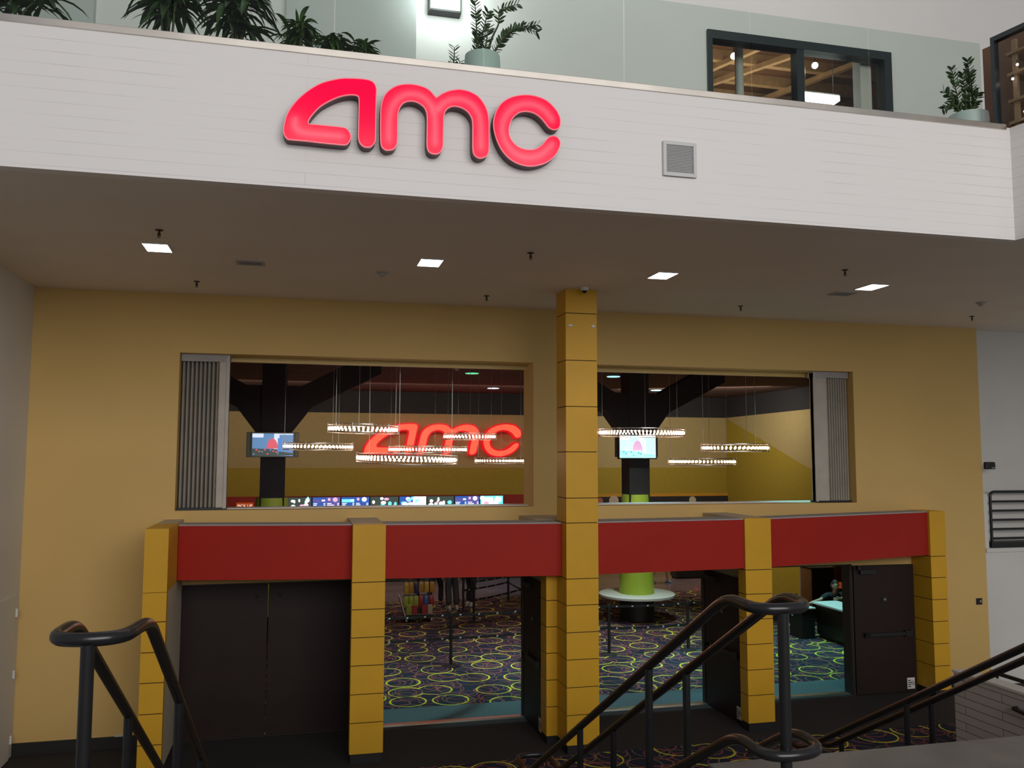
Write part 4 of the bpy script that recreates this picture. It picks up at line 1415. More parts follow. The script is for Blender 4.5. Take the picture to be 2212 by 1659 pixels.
# ------------------------------------------------------------------ ring pendants
def pendant(x, y, z, D, nb, tilt, label, band=0.15, cab=True):
    R = D / 2
    t = thing('ring_pendant', (x, y, z), label, 'pendant light', 'bulb studded ring pendants')
    rot = Euler((tilt[0], tilt[1], 0)).to_matrix()

    def T(p):
        return Vector((x, y, z)) + rot @ Vector(p)

    def hoop(name, zz, m_, w, h):
        mb = MB()
        n = 64
        prof = [(R - w, zz), (R, zz), (R, zz + h), (R - w, zz + h)]
        vs, fs = [], []
        for k in range(n):
            a = 2 * PI * k / n
            for (r_, z_) in prof:
                vs.append(T((r_ * math.cos(a), r_ * math.sin(a), z_)))
        for k in range(n):
            j = (k + 1) % n
            for q in range(4):
                fs.append((k * 4 + q, j * 4 + q, j * 4 + (q + 1) % 4, k * 4 + (q + 1) % 4))
        mb.add(vs, fs)
        return mb.build(name, m_, t, True)
    hoop('top_hoop', band / 2 - 0.012, MT['hoop'], 0.05, 0.014)
    hoop('bottom_hoop', -band / 2, MT['hoop'], 0.05, 0.014)
    hoop('clear_band', -band / 2 + 0.014, MT['plexi'], 0.004, band - 0.028)
    for k in range(12):
        a = 2 * PI * (k + 0.3) / 12
        p0, p1 = T((R * math.cos(a) * 1.003, R * math.sin(a) * 1.003, -band / 2)), T((R * math.cos(a) * 1.003, R * math.sin(a) * 1.003, band / 2 + 0.02))
        MB().tube([p0, p1], 0.004, 6).build('clip_rod', MT['hoop'], t, True)
    b0 = MB().ball((x, y, z), (0.018, 0.018, 0.028), 8).build('bulb', MT['bulb'], t, True)
    for k in range(nb):
        a = 2 * PI * k / nb
        o = b0 if k == 0 else b0.copy()
        if k:
            COL.objects.link(o)
            ORG[o.name] = ORG[t.name]
        o.parent = t
        o.location = rot @ Vector(((R - 0.035) * math.cos(a), (R - 0.035) * math.sin(a), 0.0))
    for k in range(3):
        a = 2 * PI * k / 3 + 0.5 + x
        p = T(((R - 0.03) * math.cos(a), (R - 0.03) * math.sin(a), band / 2))
        MB().tube([p, (p.x + 0.01 * math.sin(k), p.y, LCZ)], 0.0045, 6).build('cable', MT['cable'], t, True)
    return t


for a in ((1.14, 16.13, 4.58, 1.3, 46, (0.0, 0.02), 'ring pendant in the left window hanging highest, left of the glowing letters'),
          (0.404, 19.12, 4.29, 1.5, 54, (0.0, 0.01), 'leftmost ring pendant, overlapping the grey framed screen on the left lobby column'),
          (2.83, 19.56, 4.24, 1.8, 72, (0.0, 0.0), 'ring pendant passing low across the glowing lobby letters a and m'),
          (1.85, 15.39, 4.04, 1.8, 72, (0.03, 0.02), 'large low ring pendant under the glowing lobby letters a and m'),
          (4.04, 20.85, 4.57, 1.3, 46, (0.0, 0.0), 'ring pendant crossing the top of the glowing lobby letters m and c'),
          (4.99, 21.67, 3.98, 1.3, 46, (0.0, 0.0), 'low ring pendant beneath the glowing lobby letter c'),
          (6.87, 16.81, 4.58, 1.8, 72, (0.0, 0.01), 'large ring pendant in front of the screen on the right lobby column'),
          (8.26, 15.44, 4.26, 1.3, 46, (0.0, 0.0), 'rightmost ring pendant in front of the slanted olive wall patch'),
          (8.76, 17.9, 3.98, 1.5, 54, (0.0, 0.0), 'lowest ring pendant in the right window, below the rightmost one')):
    pendant(*a)

# ------------------------------------------------------------------ lobby columns with flared tops, screens
def lobby_column(cx, cy, label, bench):
    t = thing('lobby_column', (cx, cy, 0), label, 'column', 'black lobby columns')
    h = 0.275
    MB().box((cx - h, cy - h, 2.9), (cx + h, cy + h, LCZ)).build('shaft', MT['lobby_black'], t)
    d_ = 0.24
    hw_ = 0.39
    mb = MB()
    prof = [(-hw_, 4.62), (hw_, 4.62), (0.84, 5.22), (2.45, 6.05), (2.45, LCZ), (1.9, LCZ), (0.62, 5.72), (0.28, 5.72), (0.28, LCZ),
            (-0.28, LCZ), (-0.28, 5.72), (-0.62, 5.72), (-1.9, LCZ), (-2.45, LCZ), (-2.45, 6.05), (-0.84, 5.22)]
    tris = tessellate_polygon([[Vector((p[0], p[1], 0)) for p in prof]])
    n = len(prof)
    mb.add([(cx + p[0], cy - d_, p[1]) for p in prof] + [(cx + p[0], cy + d_, p[1]) for p in prof],
           [tuple(q) for q in tris] + [tuple(i + n for i in q)[::-1] for q in tris] + [(i, (i + 1) % n, n + (i + 1) % n, n + i) for i in range(n)])
    mb.build('flared_capital', MT['lobby_black'], t)
    mb = MB()
    mb.lathe([(0.445, 0.62), (0.36, 3.13), (0.34, 3.13)], (cx, cy, 0), 40)
    mb.build('green_cone', MT['green'], t, True)
    mb = MB()
    mb.lathe([(0.44, 0.0), (0.44, 0.50), (0.75, 0.56), (0.75, 0.58)], (cx, cy, 0), 40)
    mb.build('black_plinth', MT['black'], t, True)
    mb = MB()
    mb.lathe([(0.94, 0.575), (0.96, 0.585), (0.96, 0.635), (0.94, 0.65), (0.44, 0.65)], (cx, cy, 0), 56)
    mb.build('bench_top', MT['counter_top'], t, True)
    return t


lobby_column(-0.58, 21.0, 'left black lobby column with flared top, seen through the left window', True)
lobby_column(8.41, 21.0, 'right black lobby column with lime cone and round white bench', True)

MT['scr_blue'] = mat('screen_mid_blue', (0.1, 0.2, 0.4), 0.3, var=0, emit=1.0, ecol=(0.10, 0.22, 0.42))
MT['scr_sky'] = mat('screen_pale_sky', (0.5, 0.6, 0.8), 0.3, var=0, emit=1.0, ecol=(0.62, 0.72, 0.92))
MT['scr_cyan'] = mat('screen_cyan', (0.2, 0.7, 0.8), 0.3, var=0, emit=1.2, ecol=(0.16, 0.78, 0.92))
MT['scr_red'] = mat('screen_pink_red', (0.6, 0.1, 0.15), 0.3, var=0, emit=1.0, ecol=(0.62, 0.09, 0.13))
MT['scr_pink'] = mat('screen_pale_pink', (0.7, 0.4, 0.6), 0.3, var=0, emit=1.0, ecol=(0.80, 0.46, 0.66))
MT['scr_dark'] = mat('screen_dark_green', (0.05, 0.07, 0.06), 0.3, var=0, emit=0.6, ecol=(0.06, 0.09, 0.08))
MT['scr_navy'] = mat('screen_navy', (0.02, 0.06, 0.25), 0.3, var=0, emit=1.0, ecol=(0.025, 0.10, 0.42))
MT['scr_violet'] = mat('screen_violet', (0.1, 0.08, 0.3), 0.3, var=0, emit=1.0, ecol=(0.10, 0.09, 0.34))
MT['scr_white'] = mat('screen_white', (1, 1, 1), 0.3, var=0, emit=1.3, ecol=(0.95, 0.98, 1.0))
MT['scr_mag'] = mat('screen_magenta', (0.6, 0.1, 0.4), 0.3, var=0, emit=1.0, ecol=(0.62, 0.12, 0.42))


MT['scr_ice'] = mat('screen_ice', (0.7, 0.85, 0.9), 0.3, var=0, emit=1.0, ecol=(0.62, 0.88, 0.95))
MT['scr_rose'] = mat('screen_rose', (0.8, 0.5, 0.7), 0.3, var=0, emit=1.0, ecol=(0.72, 0.42, 0.66))
MT['scr_aqua'] = mat('screen_aqua', (0.4, 0.85, 0.85), 0.3, var=0, emit=1.0, ecol=(0.36, 0.86, 0.86))
MT['scr_teal'] = mat('screen_teal', (0.05, 0.45, 0.5), 0.3, var=0, emit=1.0, ecol=(0.05, 0.42, 0.48))


def disc(mb, cx, cz, y, rx, rz, mi=0, n=18, a0=0.0, a1=2 * PI):
    pts = [(cx + rx * math.cos(a0 + (a1 - a0) * k / n), y, cz + rz * math.sin(a0 + (a1 - a0) * k / n)) for k in range(n + (0 if a1 - a0 > 6.2 else 1))]
    mb.add(pts, [tuple(range(len(pts)))], mi)


def tv(cx, y, z0, z1, w, label, side_panels, pal):
    t = thing('screen', (cx, y + 0.05, z0), label, 'screen', 'screens on the lobby columns')
    fr = MB()
    fr.box((cx - w / 2 - 0.03, y, z0 - 0.03), (cx + w / 2 + 0.03, y + 0.11, z1 + 0.03))
    fr.build('bezel', MT['green_grey'] if side_panels else MT['black'], t, bevel=0.008)
    if side_panels:
        for s in (-1, 1):
            a, b_ = sorted((cx + s * (w / 2 + 0.035), cx + s * (w / 2 + 0.13)))
            MB().box((a, y + 0.01, z0 - 0.03), (b_, y + 0.10, z1 + 0.03)).build('side_speaker', MT['green_grey'], t, bevel=0.01)
    else:
        MB().box((cx - w / 2 - 0.08, y + 0.06, z0 + 0.02), (cx + w / 2 + 0.08, y + 0.14, z1 - 0.03)).build('rear_housing', MT['black'], t)
    s = MB()
    ya = y - 0.002
    x0 = cx - w / 2
    h = z1 - z0
    bgd, bld, dome, gnd, dot = pal
    s.add([(x0, ya, z0), (x0 + w, ya, z0), (x0 + w, ya, z1), (x0, ya, z1)], [(0, 1, 2, 3)], 0)
    for (u0, u1, v1) in ((0.0, 0.27, 0.82), (0.27, 0.53, 1.0), (0.62, 0.72, 0.8), (0.66, 1.0, 0.95)):
        s.add([(x0 + u0 * w, ya - .002, z0), (x0 + u1 * w, ya - .002, z0), (x0 + u1 * w, ya - .002, z0 + v1 * h), (x0 + u0 * w, ya - .002, z0 + v1 * h)], [(0, 1, 2, 3)], 1)
    disc(s, x0 + 0.49 * w, z0 + 0.33 * h, ya - .004, 0.14 * w, 0.45 * h, 2, 16, 0, PI)
    s.add([(x0, ya - .006, z0), (x0 + 0.62 * w, ya - .006, z0), (x0 + 0.62 * w, ya - .006, z0 + 0.30 * h), (x0, ya - .006, z0 + 0.33 * h)], [(0, 1, 2, 3)], 3)
    s.add([(x0 + 0.62 * w, ya - .006, z0), (x0 + w, ya - .006, z0 + 0.05 * h), (x0 + w, ya - .006, z0 + 0.12 * h), (x0 + 0.66 * w, ya - .006, z0 + 0.2 * h)], [(0, 1, 2, 3)], 3)
    for k in range(9):
        u, v = 0.04 + 0.068 * k, 0.08 + 0.20 * abs(math.sin(k * 1.9))
        disc(s, x0 + u * w, z0 + v * h, ya - .008, 0.025 * w, 0.035 * h, 4 if k % 3 else 1, 8)
    s.build('display', [MT[k] for k in (bgd, bld, dome, gnd, dot)], t, merge=False)
    return t


MT['green_grey'] = mat('grey_green_plastic', (0.16, 0.185, 0.15), 0.4, var=0.03)
tv(-0.585, 20.58, 4.09, 4.60, 0.90, 'grey framed lit screen on the left lobby column', True, ('scr_sky', 'scr_blue', 'scr_red', 'scr_dark', 'scr_red'))
tv(8.31, 20.58, 4.06, 4.62, 0.97, 'black framed bright cyan screen on the right lobby column', False, ('scr_white', 'scr_ice', 'scr_rose', 'scr_aqua', 'scr_teal'))

# menu screens on the back wall
edges = [-0.328, 0.473, 1.442, 2.441, 3.456, 4.438, 5.435, 6.363, 7.235]


def menu(k, label, kind):
    a, b_ = edges[k] + 0.02, edges[k + 1] - 0.02
    z0, z1 = 2.16, 2.68
    t = thing('menu_screen', (0.5 * (a + b_), 30.9, z0), label, 'menu screen', 'menu screens above the food counter')
    MB().box((a - 0.012, 30.84, z0 - 0.012), (b_ + 0.012, 30.93, z1 + 0.012)).build('bezel', MT['black'], t)
    s = MB()
    y = 30.835
    w, h = b_ - a, z1 - z0
    rnd = random.Random(k + 40)

    def q(u0, v0, u1, v1, mi, l):
        s.add([(a + u0 * w, y - l * .003, z0 + v0 * h), (a + u1 * w, y - l * .003, z0 + v0 * h), (a + u1 * w, y - l * .003, z0 + v1 * h), (a + u0 * w, y - l * .003, z0 + v1 * h)], [(0, 1, 2, 3)], mi)
    ms = ['scr_navy', 'scr_violet', 'scr_white', 'scr_mag', 'scr_cyan', 'scr_dark', 'scr_pink']
    if kind == 'list':
        q(0, 0, 0.5, 1, 0, 0)
        q(0.5, 0, 1, 1, 1 if k != 2 else 0, 0)
        q(0.02, 0.66, 0.46, 0.86, 4 if k == 2 else 1, 1)
        q(0.33, 0.74, 0.45, 0.84, 2, 2)
        for r_ in range(6):
            v = 0.56 - r_ * 0.1
            q(0.03, v, 0.03 + rnd.uniform(0.10, 0.2), v + 0.045, 2, 2)
            q(0.40, v, 0.46, v + 0.05, 2, 2)
            q(0.53, v, 0.53 + rnd.uniform(0.12, 0.26), v + 0.045, 2, 2)
            q(0.90, v, 0.96, v + 0.05, 2, 2)
        disc(s, a + 0.6 * w, z0 + 0.86 * h, y - .006, 0.05 * w, 0.1 * h, 6)
        disc(s, a + 0.82 * w, z0 + 0.84 * h, y - .006, 0.09 * w, 0.15 * h, 6 if k == 1 else 2)
        for u in (0.12, 0.24, 0.36):
            disc(s, a + u * w, z0 + 0.06 * h, y - .006, 0.06 * w, 0.12 * h, 2)
    else:
        q(0, 0, 1, 1, {0: 5, 3: 5, 4: 0, 5: 5, 7: 4}[k], 0)
        if k in (4,):
            q(0.5, 0, 1, 1, 2, 1)
        if k == 7:
            q(0.06, 0.25, 0.55, 0.9, 2, 1)
            q(0.68, 0.1, 0.8, 0.95, 2, 1)
        for i in range(16):
            disc(s, a + rnd.uniform(0.08, 0.92) * w, z0 + rnd.uniform(0.08, 0.9) * h, y - .006 - i * 0.0004, rnd.uniform(0.04, 0.12) * w, rnd.uniform(0.08, 0.16) * h, rnd.choice([2, 2, 2, 4, 6, 2, 4]), 14)
        q(0.1, 0.1, 0.4, 0.2, 2, 6)
        q(0.55, 0.1, 0.85, 0.2, 2, 6)
        q(0.04, 0.12, 0.07, 0.18, 3, 6)
    s.build('display', [MT[m_] for m_ in ms], t, merge=False)
    return t


ML = ['leftmost lit menu screen, showing pale food photos', 'second menu screen from the left, violet blue price lists', 'third menu screen from the left, bright blue price lists with a white heart shape',
      'fourth menu screen from the left, dark with two white dishes', 'fifth menu screen from the left, half blue and half white', 'sixth menu screen from the left, dark with pale shapes',
      'seventh menu screen from the left, blue price lists', 'rightmost menu screen, pale cyan and white']
for k in range(8):
    menu(k, ML[k], 'list' if k in (1, 2, 6) else 'photo')

# "PICK UP" sign on the red band
def text_mesh(txt, size, loc, mtl, parent, name, depth=0.004, align='CENTER', stretch=1.0):
    cu = bpy.data.curves.new(name, 'FONT')
    cu.body = txt
    cu.size = size
    cu.extrude = depth
    cu.align_x = align
    cu.align_y = 'CENTER'
    o = bpy.data.objects.new('tmp', cu)
    COL.objects.link(o)
    dg = bpy.context.evaluated_depsgraph_get()
    me = bpy.data.meshes.new_from_object(o.evaluated_get(dg))
    bpy.data.objects.remove(o, do_unlink=True)
    R = Matrix.Rotation(PI / 2, 4, 'X')
    for v in me.vertices:
        c = R @ Vector((v.co.x * stretch, v.co.y, v.co.z))
        v.co = c + Vector(loc) - (ORG[parent.name] if parent else Vector())
    return link(name, me, mtl, parent)


t = thing('pick_up_sign', (-1.72, 30.9, 2.26), 'small orange PICK UP sign on the red band at the left', 'sign')
MB().box((-2.02, 30.88, 2.30), (-1.46, 30.93, 2.52)).build('sign_box', MT['orange'], t)
text_mesh('PICK UP', 0.135, (-1.74, 30.875, 2.41), MT['white_emit'], t, 'lettering', 0.003)

# round plaques on the dark dado at the right
for x, r_, m_, l in ((10.95, 0.12, 'scr_red', 'small coral round plaque right of the right lobby column'), (11.5, 0.19, 'scr_pink', 'larger pale pink round plaque right of the right lobby column'),
                     (14.7, 0.14, 'scr_pink', 'small pale round plaque near the lobby corner')):
    mb = MB()
    mb.lathe([(r_, 0), (r_, 0.02)], (0, 0, 0), 24)
    mb.v = [(p[0] + x, 30.92 - p[2], p[1] + 2.45) for p in mb.v]
    tag(mb.build('round_plaque', mat('plaque_' + str(x), {0.12: (0.45, 0.14, 0.10), 0.19: (0.55, 0.42, 0.36), 0.14: (0.6, 0.5, 0.36)}[r_], 0.5), at=(x, 30.92, 2.45 - r_)), l, 'plaque')

# ------------------------------------------------------------------ queue posts and belts
def stanchion(x, y, label, belts, h=1.03):
    t = thing('stanchion', (x, y, 0), label, 'queue post', 'black queue posts')
    MB().lathe([(0.18, 0), (0.18, 0.012), (0.12, 0.03), (0.035, 0.04)], (x, y, 0), 28).build('base', MT['black'], t, True)
    MB().lathe([(0.031, 0.035), (0.031, h - 0.09)], (x, y, 0), 16).build('post', MT['black'], t, True)
    MB().lathe([(0.037, h - 0.09), (0.037, h - 0.01), (0.03, h)], (x, y, 0), 16).build('belt_head', MT['black'], t, True)
    MB().lathe([(0.036, 0.50), (0.036, 0.57)], (x, y, 0), 16).build('lower_belt_head', MT['black'], t, True)
    for (x2, y2) in belts:
        for z in (h - 0.05, 0.535):
            mb = MB()
            d_ = Vector((x2 - x, y2 - y, 0))
            d_ = d_ * (1 - 0.045 / d_.length)
            n_ = Vector((-d_.y, d_.x, 0)).normalized() * 0.0015
            L_ = d_.length
            seg = 10
            for i in range(seg):
                a0, a1 = i / seg, (i + 1) / seg
                s0, s1 = -0.02 * math.sin(PI * a0), -0.02 * math.sin(PI * a1)
                p0, p1 = Vector((x, y, z + s0)) + d_ * a0, Vector((x, y, z + s1)) + d_ * a1
                hz = Vector((0, 0, 0.024))
                mb.add([p0 - n_ - hz, p1 - n_ - hz, p1 + n_ - hz, p0 + n_ - hz, p0 - n_ + hz, p1 - n_ + hz, p1 + n_ + hz, p0 + n_ + hz],
                       [(0, 3, 2, 1), (4, 5, 6, 7), (0, 1, 5, 4), (1, 2, 6, 5), (2, 3, 7, 6), (3, 0, 4, 7)], 0)
            nd = int(L_ / 0.33)
            for i in range(nd):
                p = Vector((x, y, z - 0.02 * math.sin(PI * (i + 0.5) / nd))) + d_ * ((i + 0.5) / nd)
                for sg in (-1, 1):
                    c_ = p + n_ * sg * 1.8
                    e = d_.normalized() * 0.018
                    hz = Vector((0, 0, 0.014))
                    mb.add([c_ - e - hz, c_ + e - hz, c_ + e + hz, c_ - e + hz], [(0, 1, 2, 3)], 1)
            mb.build('belt', [MT['black'], MT['white']], t, merge=False)
    return t


stanchion(2.98, 17.18, 'black queue post standing alone in the middle of the left open doorway', [(4.54, 17.29), (1.2, 17.1)])
stanchion(1.2, 17.1, 'black queue post at the left end of the front queue line, behind the yellow pillar', [])
stanchion(4.54, 17.29, 'black queue post whose base shows beside the left open door leaf', [(6.335, 17.37)])
stanchion(6.335, 17.37, 'black queue post in front of the left side of the round bench', [(8.123, 17.40)])
stanchion(8.123, 17.40, 'black queue post behind the centre handrail, right of the round bench', [(11.1, 17.9)])
stanchion(4.30, 21.50, 'black queue post with a round base right of the pale shoed legs', [(5.90, 22.95)])
stanchion(4.33, 23.1, 'black queue post just left of the legs in plain dark trousers', [])
stanchion(5.86, 24.35, 'black queue post with a round base in front of the blue lit tiles', [(5.90, 22.95), (4.33, 23.1)])
stanchion(5.90, 22.95, 'black queue post nearest the open door leaf, in front of the blue lit tiles', [])

# ------------------------------------------------------------------ people
def skin_mesh(nodes, edges, root, sub=2):
    """nodes: dict name -> ((x,y,z), r); one continuous limb surface"""
    names = list(nodes)
    idx = {n: i for i, n in enumerate(names)}
    bm = bmesh.new()
    lay = bm.verts.layers.skin.verify()
    vs = []
    for n in names:
        co, r = nodes[n]
        v = bm.verts.new(co)
        rr = r if isinstance(r, tuple) else (r, r)
        v[lay].radius = rr
        v[lay].use_root = (n == root)
        vs.append(v)
    for a, b in edges:
        bm.edges.new((vs[idx[a]], vs[idx[b]]))
    me = bpy.data.meshes.new('tmp_skin')
    bm.to_mesh(me)
    bm.free()
    o = bpy.data.objects.new('tmp_skin', me)
    COL.objects.link(o)
    sk = o.modifiers.new('s', 'SKIN')
    sk.use_smooth_shade = True
    sk.branch_smoothing = 0.6
    sb = o.modifiers.new('d', 'SUBSURF')
    sb.levels = sub
    sb.render_levels = sub
    dg = bpy.context.evaluated_depsgraph_get()
    out = bpy.data.meshes.new_from_object(o.evaluated_get(dg))
    bpy.data.objects.remove(o, do_unlink=True)
    vv = [tuple(v.co) for v in out.vertices]
    ff = [tuple(p.vertices) for p in out.polygons]
    bpy.data.meshes.remove(out)
    return vv, ff


SKIN = mat('light_skin', (0.52, 0.32, 0.22), 0.55, var=0.05, vscale=20)
HAIRD = mat('short_dark_hair', (0.018, 0.013, 0.010), 0.6, var=0.2, vscale=60)
EYE_W = mat('eye_white', (0.7, 0.7, 0.68), 0.3, var=0)
EYE_D = mat('dark_eye', (0.02, 0.015, 0.012), 0.3, var=0)
LIP = mat('lip', (0.34, 0.15, 0.12), 0.5, var=0)


def head_shape(c, rot, s=1.0):
    """a head with brow, sockets, nose, mouth, chin and ears; faces local -y"""
    R = Euler(rot).to_matrix()
    mb = MB()
    n, h = 28, 22
    vs, fs = [], []
    for i in range(h + 1):
        th = PI * i / h
        for k in range(n):
            a = 2 * PI * k / n
            d = Vector((math.sin(th) * math.cos(a), math.sin(th) * math.sin(a), math.cos(th)))
            p = Vector((d.x * 0.075, d.y * 0.095, d.z * 0.115))
            low = max(0.0, -d.z)
            p.x *= 1 - 0.30 * low ** 1.3                      # jaw narrows
            p.y *= 1 - 0.16 * low if d.y > 0 else 1 - 0.05 * low
            if d.y < 0:                                       # face side
                fr = -d.y
                u, w = p.x, p.z
                p.y += 0.012 * fr                             # flatten the face
                p.y -= 0.026 * math.exp(-(u / 0.010) ** 2 - ((w + 0.022) / 0.014) ** 2)      # nose tip
                p.y -= 0.014 * math.exp(-(u / 0.008) ** 2 - ((w - 0.0) / 0.020) ** 2)        # bridge
                for sg in (-1, 1):
                    p.y += 0.011 * math.exp(-((u - sg * 0.030) / 0.014) ** 2 - ((w - 0.012) / 0.010) ** 2)   # sockets
                    p.y -= 0.005 * math.exp(-((u - sg * 0.030) / 0.018) ** 2 - ((w - 0.030) / 0.008) ** 2)   # brows
                    p.y -= 0.004 * math.exp(-((u - sg * 0.042) / 0.016) ** 2 - ((w + 0.018) / 0.016) ** 2)   # cheeks
                p.y -= 0.006 * math.exp(-(u / 0.020) ** 2 - ((w + 0.052) / 0.007) ** 2)      # lips
                p.y -= 0.009 * math.exp(-(u / 0.020) ** 2 - ((w + 0.088) / 0.016) ** 2)      # chin
            vs.append(p * s)
    for i in range(h):
        for k in range(n):
            fs.append((i * n + k, (i + 1) * n + k, (i + 1) * n + (k + 1) % n, i * n + (k + 1) % n))
    mb.add([Vector(c) + R @ p for p in vs], fs, 0)
    for sg in (-1, 1):                                        # ears
        mb.ball(Vector(c) + R @ Vector((sg * 0.076 * s, 0.008, -0.002)), (0.010 * s, 0.018 * s, 0.030 * s), 10, 0, rot)
    face = MB()
    for sg in (-1, 1):
        face.ball(Vector(c) + R @ (Vector((sg * 0.030, -0.0675, 0.011)) * s), 0.0092 * s, 10, 0)
        face.ball(Vector(c) + R @ (Vector((sg * 0.030, -0.0735, 0.008)) * s), 0.0058 * s, 8, 1)
        face.tube([Vector(c) + R @ (Vector((sg * x_, -0.083 + 0.006 * (x_ > 0.04), z_)) * s) for x_, z_ in ((0.014, 0.029), (0.03, 0.034), (0.046, 0.028))], 0.0036 * s, 6, mi=2)
    face.tube([Vector(c) + R @ (Vector((x_, y_, -0.051)) * s) for x_, y_ in ((-0.022, -0.074), (-0.01, -0.084), (0.0, -0.0865), (0.01, -0.084), (0.022, -0.074))], 0.0042 * s, 6, mi=3)
    return mb, face


def hair_cap(c, rot, s=1.0, beard=False):
    R = Euler(rot).to_matrix()
    mb = MB()
    n, h = 26, 14
    vs, fs = [], []
    for i in range(h + 1):
        for k in range(n):
            a = 2 * PI * k / n
            fr = max(0.0, -math.sin(a))
            lim = 1.72 + 0.35 * max(0.0, math.sin(a)) - 0.86 * fr ** 1.4 + 0.05 * math.sin(11 * a)
            th = lim * i / h
            d = Vector((math.sin(th) * math.cos(a), math.sin(th) * math.sin(a), math.cos(th)))
            g = 1.035 + 0.012 * math.sin(9 * a + 7 * th) if i < h else 0.99
            p = Vector((d.x * 0.076 * g, d.y * 0.096 * g + 0.004, d.z * 0.115 * g))
            vs.append(Vector(c) + R @ (p * s))
    for i in range(h):
        for k in range(n):
            fs.append((i * n + k, (i + 1) * n + k, (i + 1) * n + (k + 1) % n, i * n + (k + 1) % n))
    mb.add(vs, fs)
    return mb


def hand(mb, wrist, palm, side, curl=0.4, spread=1.0, down=Vector((0, 0, -1)), s=1.0):
    """palm slab with five separate fingers; 'side' is the thumb direction"""
    w, p = Vector(wrist), Vector(palm)
    f = (p - w).normalized()
    sd = Vector(side)
    sd = (sd - f * sd.dot(f)).normalized()
    nrm = f.cross(sd)
    if nrm.dot(down) < 0:
        nrm = -nrm
    c = w + f * 0.050 * s
    M = Matrix((f, sd, nrm)).transposed()
    vs = []
    for i in range(5):
        t = i / 4
        wd = (0.026 + 0.016 * math.sin(PI * (0.25 + 0.5 * t))) * s
        for a in range(10):
            an = 2 * PI * a / 10
            vs.append(w + M @ Vector((t * 0.092 * s, math.cos(an) * wd, math.sin(an) * 0.014 * s)))
    fs = [(i * 10 + a, i * 10 + (a + 1) % 10, (i + 1) * 10 + (a + 1) % 10, (i + 1) * 10 + a) for i in range(4) for a in range(10)]
    fs += [tuple(range(10))[::-1], tuple(range(40, 50))]
    mb.add(vs, fs, 0)
    for k, (o, L_, r_) in enumerate(((0.030, 0.072, 0.0085), (0.010, 0.082, 0.009), (-0.010, 0.076, 0.0085), (-0.029, 0.060, 0.0075))):
        base = w + M @ Vector((0.082 * s, o * s, 0))
        pts = [base]
        d_ = f + sd * (o * 2.0 * spread)
        ang = 0
        for j, q in enumerate((0.45, 0.32, 0.23)):
            ang += curl * (0.7 + 0.3 * j)
            dd = (d_.normalized() * math.cos(ang) + nrm * math.sin(ang))
            pts.append(pts[-1] + dd * L_ * q * s)
        mb.tube(pts, [r_ * s, r_ * s, r_ * 0.92 * s, r_ * 0.7 * s], 8)
    b0 = w + M @ Vector((0.030 * s, 0.030 * s, 0.004))
    pts = [b0, b0 + (f * 0.6 + sd * 0.8).normalized() * 0.035 * s, b0 + (f * 0.6 + sd * 0.8).normalized() * 0.035 * s + (f + sd * 0.25 + nrm * 0.3).normalized() * 0.042 * s]
    mb.tube(pts, [0.011 * s, 0.0105 * s, 0.008 * s], 8)


STAND = dict(pelvis=((0, 0, 0.95), 0.125), waist=((0, 0.0, 1.10), 0.115), chest=((0, 0.0, 1.30), 0.135), neckb=((0, 0.015, 1.455), 0.065), neck=((0, 0.0, 1.54), 0.052), skull=((0, -0.01, 1.62), 0.05),
             hipL=((-0.095, 0, 0.88), 0.088), kneeL=((-0.10, -0.02, 0.49), 0.057), calfL=((-0.10, 0.015, 0.36), 0.054), ankL=((-0.10, 0.02, 0.09), 0.038), toeL=((-0.11, -0.13, 0.035), 0.03),
             hipR=((0.095, 0, 0.88), 0.088), kneeR=((0.10, -0.02, 0.49), 0.057), calfR=((0.10, 0.015, 0.36), 0.054), ankR=((0.10, 0.02, 0.09), 0.038), toeR=((0.11, -0.13, 0.035), 0.03),
             shL=((-0.175, 0.01, 1.40), 0.06), elL=((-0.235, 0.03, 1.12), 0.042), wrL=((-0.25, -0.03, 0.87), 0.028),
             shR=((0.175, 0.01, 1.40), 0.06), elR=((0.235, 0.03, 1.12), 0.042), wrR=((0.25, -0.03, 0.87), 0.028))
EDG = [('pelvis', 'waist'), ('waist', 'chest'), ('chest', 'neckb'), ('neckb', 'neck'), ('neck', 'skull')]
for q in 'LR':
    EDG += [('pelvis', 'hip' + q), ('hip' + q, 'knee' + q), ('knee' + q, 'calf' + q), ('calf' + q, 'ank' + q), ('ank' + q, 'toe' + q),
            ('chest', 'sh' + q), ('sh' + q, 'el' + q), ('el' + q, 'wr' + q)]


def grow(nodes, keep, add, over={}):
    out = {}
    for n in keep:
        co, r = nodes[n]
        out[n] = (over.get(n, co), r + add)
    return out


